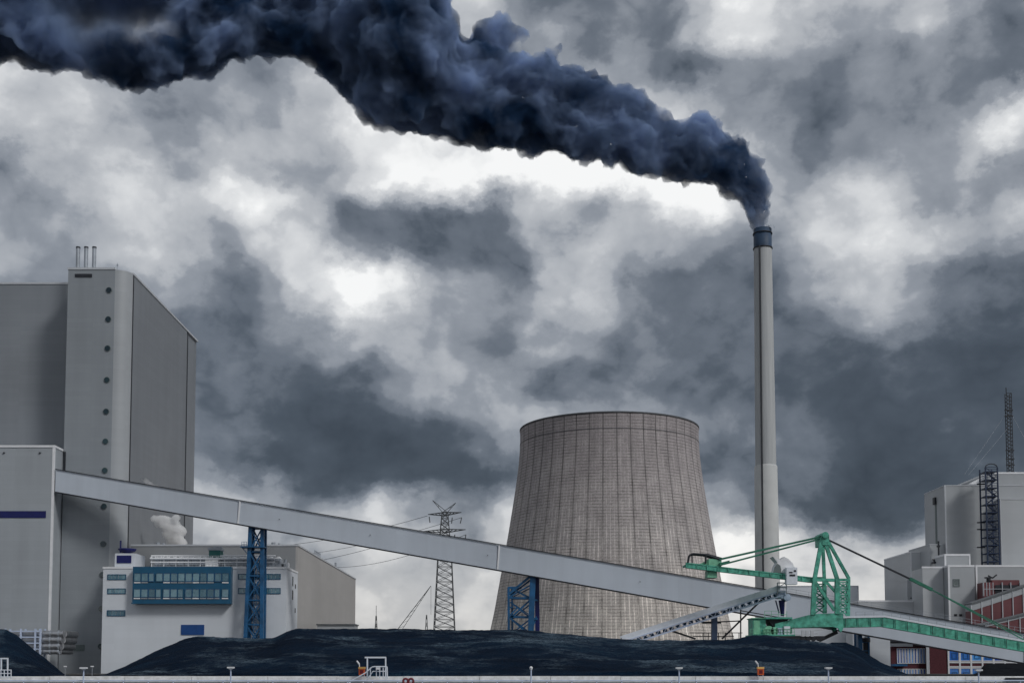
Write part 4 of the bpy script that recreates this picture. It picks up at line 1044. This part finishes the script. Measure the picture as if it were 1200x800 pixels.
# white silo house
sl = thing('transfer_house', 'white transfer house beneath the gallery behind the coal', 'plant building', (X(1020, 250), 250, 0))
part('wall', MB().box(X(1017, 250), X(1042, 250), 250, 256, 0, Z(744, 250)).box(X(1000, 250), X(1017, 250), 251, 256, 0, Z(742, 250)), 'office', sl)
part('roof', MB().box(X(1016, 250), X(1043, 250), 249.7, 256.2, Z(744, 250), Z(742.8, 250)), 'trim', sl)
dc = MB().tube((X(1013.5, 249), 249, Z(768, 249)), (X(1013.5, 249), 249, Z(747, 249)), .55).tube((X(1013.5, 249), 249, Z(752, 249)), (X(1013.5, 249), 249, Z(747, 249)), .95)
part('dust_pipe', dc, 'dark', sl)
fr = MB()
for px in (1001, 1017): fr.bar((X(px, 248.5), 248.5, G), (X(px, 248.5), 248.5, Z(741, 248.5)), .35)
for py in (742, 752, 762, 772): fr.bar(P(1001, py, 248.5), P(1017, py, 248.5), .22)
part('steel_frame', fr, 'steel_blue', sl)
# pier under the gallery
solo('gallery_pier', MB().box(X(1003, 246), X(1008, 246), 245, 246.5, G, Z(740, 246)).box(X(1001, 246), X(1010, 246), 244.6, 247, Z(740, 246), Z(738.4, 246)), 'steel_blue', 'short blue pier under the gallery beside the white transfer house', 'pier', (X(1005, 246), 246, G))

# ------------------------------------------------------------------ coal piles
MAT_BC = simple('black_coal', (.004, .005, .008), .9, var=.5, scale=2, spec=.05)
def fbm(x, y, s, o=5): return noise.fractal(Vector((x * s, y * s, 3.7)), 1.0, 2.0, o)
def interp(tab, x):
    if x <= tab[0][0]: return tab[0][1]
    for (a, b), (c, d) in zip(tab, tab[1:]):
        if x <= c:
            t = (x - a) / (c - a); return b + (d - b) * t
    return tab[-1][1]
def coal_pile(label, crest, Yc, Y0, Y1, px0, px1, step, seed, terr=True, mat='coal'):
    xs0, xs1 = min(X(px0, Y0), X(px0, Y1)), max(X(px1, Y0), X(px1, Y1))
    nx = int((xs1 - xs0) / step); ny = int((Y1 - Y0) / (step * .8))
    mb = MB(); vs = []; tab = [(X(p, Yc), Z(q, Yc)) for p, q in crest]
    for j in range(ny + 1):
        y = lerp(Y0, Y1, j / ny)
        for i in range(nx + 1):
            x = lerp(xs0, xs1, i / nx)
            H = max(interp(tab, x * Yc / y) - G, 0)
            d = abs(y - Yc); half = (Yc - Y0) if y < Yc else (Y1 - Yc)
            u = 1 - d / half                      # 0 at foot, 1 at crest
            run = 3.2 * (1 - H / 8) * .15
            # benched slope: steep, bench, steep
            if terr and y < Yc:
                w = fbm(x + seed, y, .035, 3) * .10 + fbm(x, seed, .012, 2) * .07
                uu = min(max(u + w * math.sin(math.pi * min(max(u, 0), 1)), 0), 1)
                pr = interp([(0, 0), (.16, .30), (.24, .33), (.40, .62), (.50, .65), (.68, .88), (.80, .91), (.95, 1.0), (1, 1.0)], uu)
            else: pr = min(1, u * 1.25)
            if y < Yc: pr = min(pr, (y / Yc) ** .9)
            z = H * pr
            amp = min(1, H / 2)
            z += amp * (.42 * fbm(x + seed, y * .6, .08) + .09 * fbm(x, y + seed, .5, 5) + .10 * abs(fbm(x + 2 * seed, y, 1.1, 2))) * (.35 if (u > .93 and y < Yc + 3) else 1)
            # flow gullies running down the slope
            z += amp * .14 * math.sin(x * 1.9 + 3 * fbm(x, y, .1, 2)) * fbm(x, seed, .2, 2) * math.sin(math.pi * min(max(u, 0), 1))
            vs.append((x, y, G - .25 + max(z, -.1) + (.25 if u > .02 else 0)))
    fs = [(j*(nx+1)+i, j*(nx+1)+i+1, (j+1)*(nx+1)+i+1, (j+1)*(nx+1)+i) for j in range(ny) for i in range(nx)]
    mb.add(vs, fs, True)
    return solo('coal_pile', mb, mat, label, 'coal pile', ((xs0 + xs1) / 2, Yc, G))
coal_pile('huge benched heap of blue black coal across the middle of the yard',
   [(112, 793), (122, 791), (150, 780), (180, 765), (215, 750), (230, 746), (300, 748), (322, 747), (336, 740), (348, 736), (400, 737), (500, 738), (600, 739), (640, 742), (690, 747), (740, 750), (860, 750), (880, 746), (905, 747), (940, 751), (975, 755), (1000, 766), (1020, 780), (1050, 790), (1068, 793)],
   178, 122, 205, 100, 1075, .42, 11.0)
coal_pile('smaller rounded coal heap in front of the white transfer house', [(930, 793), (945, 770), (960, 756), (975, 752), (990, 752), (1005, 758), (1030, 776), (1060, 789), (1075, 793)], 192, 168, 212, 925, 1080, .42, 31.0, False)
coal_pile('steep conical coal heap before the silver pipes', [(-120, 745), (-30, 737), (0, 738), (8, 738), (20, 744), (50, 768), (78, 790), (84, 793)], 165, 124, 195, -160, 92, .42, 51.0, False)
coal_pile('low flat black coal heap in front of the brick building windows', [(1128, 793), (1144, 788), (1150, 781), (1156, 779), (1230, 779), (1300, 779)], 150, 128, 165, 1118, 1330, .42, 71.0, False, MAT_BC)

# ------------------------------------------------------------------ inclined white feeder conveyor
DF = 206.0
fd = thing('feeder_conveyor', 'slender pale blue belt conveyor rising right in front of the gallery', 'conveyor', P(730, 748, DF))
fa, fb = P(728, 748, DF), P(912, 689, DF)
def off(p, x=0, y=0, z=0): return p + Vector((x, y, z))
dv = (fb - fa).normalized(); nv = Vector((-dv.z, 0, dv.x))
top = MB().bar(off(fa, y=-1.2), off(fb, y=-1.2), .16, .95)
part('side_cover', top, 'white_metal', fd)
part('side_cover', MB().bar(off(fa, y=1.2), off(fb, y=1.2), .16, .95), 'white_metal', fd)
part('belt', MB().bar(fa, fb, 2.1, .18), 'dark', fd)
tr_ = MB()
lo = 1.35
for yy in (-1.3, 1.3):
    a, b = fa - nv * .55, fb - nv * .55; tr_.bar(off(a, y=yy), off(b, y=yy), .14, .2)
    a2, b2 = fa - nv * lo, fb - nv * lo; tr_.bar(off(a2, y=yy), off(b2, y=yy), .14, .28)
    n_ = 22
    for k_ in range(n_):
        tr_.bar(off(a.lerp(b, k_ / n_), y=yy), off(a2.lerp(b2, (k_ + .5) / n_), y=yy), .09)
        tr_.bar(off(a2.lerp(b2, (k_ + .5) / n_), y=yy), off(a.lerp(b, (k_ + 1) / n_), y=yy), .09)
part('truss', tr_, 'white_blue', fd)
pn_ = MB()
for k_ in range(24):
    t = (k_ + .2) / 24; a = fa - nv * .95; b = fb - nv * .95
    pn_.bar(off(a.lerp(b, t), y=1.0), off(a.lerp(b, t + .026), y=1.0), .1, .5)
part('side_plate', pn_, 'steel_blue', fd)
for (pa, pb_, w) in (((837, 712), (837, 748), .95),):
    part('support_leg', MB().bar(P(*pa, DF), P(pb_[0], 765, DF), w, w), simple('grey_blue_leg', (.06, .09, .16), .5), fd)
sg = MB()
for a, b, w in (((898, 697), (846, 748), .28), ((868, 712), (868, 750), .2), ((785, 738), (815, 748), .3), ((822, 729), (868, 727), .2), ((823, 729), (845, 729), .35), ((860, 745), (812, 745), .15), ((808, 741), (870, 741), .12), ((868, 715), (930, 726), .15)):
    sg.bar(P(a[0], a[1], DF + 1), P(b[0], b[1], DF + 1), w)
for px in (824, 830, 842, 850, 858, 866): sg.bar(P(px, 741, DF + 1), P(px, 750, DF + 1), .12)
part('bracing', sg, 'dark', fd)
hd = MB()
for px in (911, 921.5):
    for yy in (DF - 1.4, DF + 1.4): hd.bar(P(px, 696, yy), P(px, 682.5, yy), .16)
for py in (682.5, 688, 693): hd.bar(P(911, py, DF - 1.4), P(921.5, py, DF - 1.4), .16); hd.bar(P(911, py, DF + 1.4), P(921.5, py, DF + 1.4), .16)
hd.bar(P(911, 688, DF - 1.4), P(921, 682.5, DF - 1.4), .12)
part('head_frame', hd, 'rail', fd)
part('head_drum', MB().tube((X(921, DF), DF - 1.2, Z(700, DF)), (X(921, DF), DF + 1.2, Z(700, DF)), .62, n=18).box(X(910, DF), X(919, DF), DF - 1.1, DF + 1.1, Z(701, DF), Z(692, DF)), 'white_blue', fd)
part('chute', MB().tube(P(916, 703, DF), P(917, 721, DF), .55, .3).tube(P(909, 703, DF), P(913, 718, DF), .12), 'navy', fd)

# ------------------------------------------------------------------ green stacker
DG = 200.0
sk = thing('coal_stacker', 'green coal stacker with a tall mast and two long booms', 'stacker', (X(960, DG), DG, Z(750, DG)))
W_ = 5.0    # half spread of the paired members in depth is W_/2
def gbar(mb, a, b, w, h=None, dy=0): return mb.bar(P(a[0], a[1], DG + dy), P(b[0], b[1], DG + dy), w, h)
# plate body
def plate(mb, pts, dy0, dy1): return mb.prism([(P(x, y, DG).x, P(x, y, DG).z) for x, y in reversed(pts)], DG + dy0, DG + dy1)
part('main_girder', plate(plate(MB(), [(922, 727), (951, 719.5), (984, 718.5), (984, 737), (981, 741), (978, 736), (972, 734.5), (925, 735.5), (905, 735.5), (905, 731)], -2.2, -1.9), [(922, 727), (951, 719.5), (984, 718.5), (984, 737), (981, 741), (978, 736), (972, 734.5), (925, 735.5), (905, 735.5), (905, 731)], 1.9, 2.2).box(X(925, DG), X(984, DG), DG - 1.9, DG + 1.9, Z(735, DG), Z(734, DG)), 'green', sk)
# portal frame legs
lg_ = [((952, 720), (954.5, 678)), ((966, 718), (965, 678)), ((981, 719), (980.5, 678)), ((993, 722), (994, 678))]
part('frame_leg', gbar(MB(), (952.5, 720), (954.5, 678), .72, dy=-2), 'green', sk)
part('frame_leg', gbar(MB(), (966.5, 718), (966, 678), .6, dy=2), 'green', sk)
part('frame_leg', gbar(MB(), (981, 719), (981, 678), .72, dy=-2), 'green', sk)
part('frame_leg', gbar(MB(), (993.5, 722), (994, 678), .6, dy=2), 'green', sk)
part('cross_beam', gbar(gbar(gbar(gbar(MB(), (952, 679), (982, 679.5), .5, dy=-2), (966, 679), (995, 679), .45, dy=2), (953, 677), (966, 677), .4), (981, 679), (994.5, 679), .4), 'green', sk)
part('brace', gbar(gbar(MB(), (955, 681), (978, 715), .48, dy=-2), (968, 681), (985, 700), .4, dy=2), 'green', sk)
part('mast_leg', gbar(MB(), (954.5, 678), (963.5, 630), .62, dy=-2), 'green', sk)
part('mast_leg', gbar(MB(), (966, 678), (964, 632), .5, dy=2), 'green', sk)
part('mast_leg', gbar(MB(), (981, 678), (966, 632), .6, dy=-2), 'green', sk)
part('mast_leg', gbar(MB(), (995, 678), (968, 630), .5, dy=2), 'green', sk)
part('mast_head', MB().box(X(960.5, DG), X(968.5, DG), DG - 2.4, DG + 2.4, Z(640, DG), Z(628, DG)).tube((X(964, DG), DG - 2.6, Z(628.5, DG)), (X(964, DG), DG + 2.6, Z(628.5, DG)), .55), 'green', sk)
def truss_pair(p0, p1, q0, q1, dy, n, w):
    mb = MB()
    A0, A1, B0, B1 = P(*p0, DG + dy), P(*p1, DG + dy), P(*q0, DG + dy), P(*q1, DG + dy)
    for k_ in range(n):
        a = A0.lerp(A1, k_ / n); b = B0.lerp(B1, k_ / n); a2 = A0.lerp(A1, (k_ + 1) / n); b2 = B0.lerp(B1, (k_ + 1) / n)
        mb.bar(a, b2, w); mb.bar(b, a2, w); mb.bar(a2, b2, w)
    return mb
part('lattice_bracing', truss_pair((954, 719), (955, 684), (966, 718), (966, 684), 0, 4, .2), 'green', sk)
part('lattice_bracing', truss_pair((982, 719), (982, 682), (993, 721), (994, 682), 0, 5, .2), 'green', sk)
part('ladder_cage', truss_pair((986, 719), (986, 682), (990, 720), (990, 682), 1, 9, .12), 'white_metal', sk)
# left boom
lb = MB()
for dy in (-1.6, 1.6): gbar(lb, (803.5, 662), (953, 679.5), .35, .95, dy)
gbar(lb, (803.5, 659.5), (953, 677), .5, .12, -1.6); gbar(lb, (803.5, 664.5), (953, 682), .5, .12, -1.6)
for k_ in range(13):
    t = k_ / 12; gbar(lb, (lerp(804, 952, t), lerp(662, 679.5, t)), (lerp(804, 952, t) + .01, lerp(662, 679.5, t)), .3, .3)
    a = P(lerp(804, 952, t), lerp(662, 679.5, t), DG - 1.6); lb.bar(a, a + Vector((0, 3.2, 0)), .3)
    lb.box(a.x - .08, a.x + .08, a.y - .32, a.y - .17, a.z - .42, a.z + .42)
boom = part('counterweight_boom', lb, 'green', sk)
part('winch_housing', MB().box(X(829, DG), X(844, DG), DG - 1.7, DG + 1.7, Z(664, DG), Z(655.5, DG)).prism([(X(817, DG), Z(662, DG)), (X(830, DG), Z(662, DG)), (X(830, DG), Z(656, DG))], DG - 1.5, DG + 1.5), 'green_pale', boom)
part('winch_cover', MB().path([P(806, 659, DG - 1.7), P(807.5, 651, DG - 1.7), P(812, 648.5, DG - 1.7), P(826, 649.5, DG - 1.7), P(838, 653, DG - 1.7), P(844, 655, DG - 1.7)], .18).path([P(806, 659, DG + 1.7), P(807.5, 651, DG + 1.7), P(812, 648.5, DG + 1.7), P(826, 649.5, DG + 1.7), P(838, 653, DG + 1.7), P(844, 655, DG + 1.7)], .18).bar(P(811, 649, DG), P(826, 650, DG), 3.4, .15).bar(P(826, 650, DG), P(844, 655, DG), 3.4, .25).tube(P(811, 649, DG - 1.7), P(811, 659, DG - 1.7), .1).tube(P(827, 650, DG - 1.7), P(827, 660, DG - 1.7), .16), 'dark', boom)
part('counterweight', MB().box(X(828, DG), X(839, DG), DG - 1.3, DG + 1.3, Z(677, DG), Z(668.5, DG)), 'green_pale', boom)
part('tie_rod', gbar(gbar(gbar(MB(), (843, 655), (962, 628.5), .28, dy=-1.8), (843, 662), (962, 631), .28, dy=-1.8), (843, 661), (855, 658), .5, dy=-1.8), 'green_dark', sk)
part('tie_rod', gbar(gbar(MB(), (843, 655.5), (962, 629), .24, dy=1.8), (843, 662), (962, 631), .24, dy=1.8), 'green_dark', sk)
# right boom
rb = [(984, 729), (1033, 728), (1215, 760)]
bmR = MB()
for dy in (-1.6, 1.6):
    for a, b in zip(rb, rb[1:]): gbar(bmR, a, b, .3, 1.75, dy)
for a, b in zip(rb, rb[1:]):
    gbar(bmR, (a[0], a[1] + 5.3), (b[0], b[1] + 5.3), .55, .14, -1.6)
n_ = 16
for k_ in range(n_):
    t = k_ / n_; xx = 990 + 14.5 * k_; yy = 729 if xx < 1033 else 728 + (xx - 1033) * 32 / 182
    a = P(xx, yy, DG - 1.75); bmR.box(a.x - .07, a.x + .07, a.y - .12, a.y, a.z - .72, a.z + .72)
rbo = part('discharge_boom', bmR, 'green', sk)
st_ = MB()
for k_ in range(n_):
    xx = 990.7 + 14.5 * k_; yy = 729 if xx < 1033 else 728 + (xx - 1033) * 32 / 182
    a = P(xx, yy, DG - 1.75); st_.box(a.x - .045, a.x + .045, a.y - .14, a.y - .1, a.z - .7, a.z + .7)
part('stiffener', st_, 'dark', rbo)
be = MB()
for a, b in zip([(984, 723.3), (1033, 722.3), (1215, 754.5)], [(1033, 722.3), (1215, 754.5)]): be.bar(P(a[0], a[1], DG), P(b[0], b[1], DG), 3.7, .3)
part('belt_edge', be, 'white_metal', rbo)
rw = MB()
def boom_y(x): return 722.3 + (x - 1033) * 32.2 / 182 if x > 1033 else 723
for k_ in range(20):
    x = 1003 + 10.5 * k_; rw.bar(P(x, boom_y(x), DG + 1.8), P(x, boom_y(x) - 6.5, DG + 1.8), .07)
for h in (6.5, 3.3): rw.bar(P(1003, 723 - h, DG + 1.8), P(1033, 722.3 - h, DG + 1.8), .07).bar(P(1033, 722.3 - h, DG + 1.8), P(1215, 754.5 - h, DG + 1.8), .07)
part('handrail', rw, 'rail', rbo)
part('tie_rod', gbar(MB(), (968, 631), (1075, 682), .28, dy=0), 'dark', sk)
part('tie_coupling', gbar(MB(), (1066, 677.5), (1092, 690.5), .5, dy=0), 'green_dark', sk)
for dy, q in ((-1, (1198, 745)), (1, (1203, 751))): part('tie_rod', gbar(MB(), (1088, 688.5), q, .17, dy=dy), 'green_dark', sk)
# carriage, machinery house
mh = part('machinery_house', MB().box(X(879, DG), X(894, DG), DG - 2, DG + 2, Z(744, DG), Z(725, DG)).box(X(893, DG), X(926, DG), DG - 1, DG + 2, Z(742, DG), Z(733, DG)), 'green', sk)
part('roof', MB().box(X(878, DG), X(896, DG), DG - 2.3, DG + 2.3, Z(725, DG), Z(724, DG)), 'green_pale', mh)
part('rust_panel', MB().box(X(880, DG), X(887, DG), DG - 2.06, DG - 2, Z(743, DG), Z(727, DG)), 'green_pale', mh)
part('deck', MB().box(X(877, DG), X(932, DG), DG - 3, DG + 3, Z(745.2, DG), Z(743.6, DG)).box(X(893, DG), X(924, DG), DG - 2.6, DG + 2.4, Z(725.5, DG), Z(723.5, DG)), 'green', sk)
part('hopper', MB().prism([(X(897, DG), Z(725.5, DG)), (X(903, DG), Z(735, DG)), (X(913, DG), Z(735, DG)), (X(921, DG), Z(725.5, DG))], DG - 1.8, DG + 1.8), 'dark', sk)
for px, w in ((896.5, 3), (903, 2.4)):
    part('motor', MB().tube((X(px, DG), DG - 2.8, Z(739.5, DG)), (X(px, DG), DG - 1.2, Z(739.5, DG)), w * .28, n=16).box(X(px, DG) - .4, X(px, DG) + .4, DG - 2.6, DG - 1.3, Z(744, DG), Z(739, DG)), 'green_pale', sk)
part('control_cabinet', MB().box(X(914, DG), X(921, DG), DG - 2.8, DG - 1.6, Z(743.6, DG), Z(734, DG)), 'white_metal', sk)
part('control_cabinet', MB().box(X(905, DG), X(912, DG), DG - 2.8, DG - 1.6, Z(743.6, DG), Z(736, DG)), 'white_blue', sk)
hr = MB()
for k_ in range(14):
    x = 879 + k_ * 4; hr.bar(P(x, 744, DG - 2.9), P(x, 736.5, DG - 2.9), .06)
hr.bar(P(879, 736.5, DG - 2.9), P(931, 736.5, DG - 2.9), .07).bar(P(879, 740, DG - 2.9), P(931, 740, DG - 2.9), .06)
for px in (896, 904, 912, 922): hr.bar(P(px, 724, DG - 2.5), P(px, 715.5, DG - 2.5), .07)
hr.bar(P(896, 715.5, DG - 2.5), P(912, 715.5, DG - 2.5), .07).bar(P(896, 719.5, DG - 2.5), P(922, 719.5, DG - 2.5), .07)
part('handrail', hr, 'green_pale', sk)
cw = MB().box(X(876, DG), X(960, DG), DG - 3.2, DG + 3.2, Z(749, DG), Z(745.4, DG))
part('undercarriage', cw, 'dark', sk)
cg = MB()
for px in (933, 938, 943.5): cg.box(X(px, DG), X(px + 3.4, DG), DG - 3.4, DG - 3.1, Z(746, DG), Z(739, DG))
cg.bar(P(932, 744, DG - 3.3), P(958, 742, DG - 3.3), .18).bar(P(950, 739, DG - 3.3), P(966, 737, DG - 3.3), .18)
part('bogie', cg, 'trim_grey', sk)
part('slew_strut', gbar(MB(), (981, 740), (960, 750), .55), 'dark', sk)
for px in (935, 941, 947, 953): part('wheel', MB().tube((X(px, DG), DG - 3.3, Z(749, DG)), (X(px, DG), DG - 2.9, Z(749, DG)), .35, n=14), 'dark', sk)
# white operator cab with curved hood on the boom
cb_ = part('operator_cab', MB().box(X(918, DG), X(930.5, DG), DG - 2.6, DG - 1.2, Z(685.5, DG), Z(666, DG)), 'white_metal', sk)
for a, b, c, d in ((921, 925, 671, 672.5), (926.5, 929, 669, 671), (921.5, 928, 674, 676)): part('cab_window', MB().box(X(a, DG), X(b, DG), DG - 2.66, DG - 2.58, Z(d, DG), Z(c, DG)), 'dark', cb_)
hood = [(905, 671), (907, 664), (909.5, 659), (904, 652.5), (913, 656), (917, 652.5), (922, 655), (927, 660), (930.5, 667), (930, 672)]
part('dust_hood', plate(MB(), hood, -1.1, 1.4), 'trim', sk)
part('hood_end', plate(MB(), [(904.5, 671.5), (906, 665), (909, 660.5), (912.5, 663), (913.5, 668), (913, 671.5)], -1.25, -1.12), 'louvre', sk)

# ------------------------------------------------------------------ quay side furniture
DJ = 100.0
jr = thing('jetty_railing', 'long low steel railing in front of the concrete coping', 'railing', (0, DJ, -1.2))
part('top_rail', MB().tube((-75, DJ, Z(797, DJ)), (75, DJ, Z(797, DJ)), .06, n=8).tube((-75, DJ, Z(803, DJ)), (75, DJ, Z(803, DJ)), .04, n=8), 'white_blue', jr)
pst = None
for k_ in range(46):
    x = -47 + k_ * 2.08
    if pst is None: pst = part('post', MB().tube((x, DJ, -1.2), (x, DJ, Z(797, DJ)), .045, n=8), 'white_blue', jr)
    else:
        c = pst.copy(); col.objects.link(c); c.parent = jr; c.location.x = (k_) * 2.08
jt = MB().box(-120, 120, DJ - .6, DJ + 2.8, -1.5, -1.2)
solo('jetty', jt, 'quay_face', 'low dark jetty deck running under the quay wall', 'jetty', (0, DJ + 1, -1.5))
def lamp(px, pyh, kind, label, D=98.6):
    x = X(px, D); z = Z(pyh, D)
    l = thing('lamp_post', label, 'lamp post', (x, D + 1.0, -1.2), 'lamp posts along the quay')
    yy = D + 1.0
    part('pole', MB().tube((x, yy, -1.2), (x, yy, z), .075, .06, n=10), 'white_blue', l)
    if kind == 'flat': part('lamp_head', MB().box(x - .27, x + .27, yy - .25, yy + .2, z, z + .13).prism([(x - .2, z), (x + .2, z), (x + .08, z - .1), (x - .08, z - .1)][::-1], yy - .15, yy + .1), 'trim', l)
    else: part('lamp_head', MB().ball((x, yy, z + .1), .14, 8).tube((x, yy, z - .05), (x, yy, z), .1), 'trim', l)
    return l
lamp(95, 783, 'flat', 'flat headed lamp post below the boiler house, leftmost one')
lamp(268.5, 782.5, 'flat', 'flat headed lamp post at the left of the big coal heap')
lamp(622.5, 783.5, 'ball', 'lamp post with a small white globe head near mid quay')
lamp(797, 783, 'flat', 'flat headed lamp post between the globe lamp and the orange rescue box')
lamp(973, 783, 'flat', 'flat headed lamp post right of the orange rescue box')
lamp(1150, 785.5, 'flat', 'flat headed lamp post before the brick building, rightmost one')
for i, px in enumerate((78.5, 110)):
    x = X(px, 118)
    f_ = thing('yard_light', ('small white floodlight left of the first lamp post', 'small white floodlight right of the first lamp post')[i], 'floodlight', (x, 118, G))
    part('pole', MB().tube((x, 118, G), (x, 118, Z(781, 118)), .03, n=6), 'rail', f_)
    part('lamp_head', MB().box(x - .1, x + .12, 117.8, 118.1, Z(781, 118), Z(779.6, 118)), 'trim', f_)
def rescue(px, label):
    D = 102.6; x = X(px, D)
    r = thing('rescue_box', label, 'rescue box', (x, D, .5), 'orange rescue boxes on the quay')
    zb_ = .62; w = .26
    part('box', MB().box(x - w, x + w, D, D + .3, zb_, zb_ + .52), 'orange', r)
    part('lid', MB().box(x - w - .03, x + w + .03, D - .04, D + .34, zb_ + .52, zb_ + .68), 'yellow', r)
    part('door', MB().box(x - .15, x + .15, D - .03, D, zb_ + .1, zb_ + .42), 'red', r)
    lg = MB()
    for s in (-.2, .2): lg.bar((x + s, D + .15, .4), (x + s, D + .15, zb_), .07)
    part('leg', lg, 'trim', r)
    part('pole_hook', MB().tube((x - .2, D + .1, zb_ + .6), (x - .22, D + .1, zb_ + .9), .04, n=8).tube((x - .22, D + .1, zb_ + .9), (x - .45, D + .1, zb_ + 1.2), .07, n=8), 'trim', r)
rescue(424.6, 'orange rescue box beside the white access gate with stairs')
rescue(890.5, 'orange rescue box between two lamp posts before the green stacker')
# access gate with stairs
ga = thing('access_gate', 'white steel gate frame with curved stair rails on the quay', 'gate', (X(441, 101.5), 101.5, -.2))
gf = MB(); D = 101.8
for px in (430.5, 452): gf.bar(P(px, 795, D), P(px, 770, D), .11)
gf.bar(P(427.5, 769.8, D), P(452.5, 769.8, D), .14, .13)
part('frame', gf, 'white_metal', ga)
for dy in (0, 1.0):
    part('stair_rail', MB().path([P(408, 801, D - .8 + dy), P(414, 796, D - .8 + dy), P(428, 788, D - .8 + dy), P(436, 781, D - .8 + dy), P(439, 780.5, D - .8 + dy), P(453.5, 780.5, D - .8 + dy), P(454, 795, D - .8 + dy)], .05), 'white_metal', ga)
gb = MB()
for px in (434, 441, 445, 449): gb.tube(P(px, 781.5, D - .3), P(px, 794, D - .3), .04, n=6)
gb.path([P(424, 801, D - .3), P(432, 793, D - .3), P(437, 786, D - .3), P(453, 786, D - .3)], .04)
part('baluster', gb, 'white_metal', ga)
part('step_plate', MB().box(X(436, D), X(453, D), D - .9, D + .6, -.02 + .1, .2), 'rail', ga)
part('sign_plate', MB().box(X(442, D), X(447, D), D - .5, D - .45, Z(784, D), Z(781, D)), 'trim', ga)
g2 = thing('access_gate', 'small white gate frame with railing at the left end of the quay', 'gate', (X(6, 101.5), 101.5, 0))
gf = MB()
for px in (1.5, 9): gf.bar(P(px, 785, D), P(px, 771, D), .1)
gf.bar(P(.5, 771, D), P(9.6, 771, D), .12)
part('frame', gf, 'white_metal', g2)
gf = MB()
for px in (1, 5, 9, 13): gf.tube(P(px, 795, D - .4), P(px, 784, D - .4), .045, n=6)
for py in (784.5, 788.5, 792.5): gf.tube(P(-1, py, D - .4), P(13.2, py, D - .4), .045, n=6)
part('railing', gf, 'white_metal', g2)
# life ring pair
lr = thing('life_ring_stand', 'dark red pair of life rings on a white post by the gate', 'life ring', (X(479, 99), 99, -1.2))
def ring(mb, c, R_, r_):
    n, m = 20, 8; vs = []
    for i in range(n):
        a = 2*math.pi*i/n
        for j in range(m):
            b = 2*math.pi*j/m; q_ = R_ + r_*math.cos(b); vs.append((c[0] + q_*math.cos(a), c[1] + r_*math.sin(b), c[2] + q_*math.sin(a)))
    return mb.add(vs, [(i*m+j, ((i+1)%n)*m+j, ((i+1)%n)*m+(j+1)%m, i*m+(j+1)%m) for i in range(n) for j in range(m)], True)
for s in (-1, 1): part('life_ring', ring(MB(), (X(479, 99) + s * .22, 99, Z(797.5, 99)), .2, .09), 'red', lr)
part('post', MB().tube((X(479, 99), 99.1, -1.2), (X(479, 99), 99.1, Z(792, 99)), .05), 'trim', lr)
bd = thing('bollard_box', 'flat black box on the coping at the far right', 'box', (X(1190, 103), 103.6, .5))
part('body', MB().box(X(1176.5, 103), X(1215, 103), 103, 103.18, .05, .38), 'dark', bd)
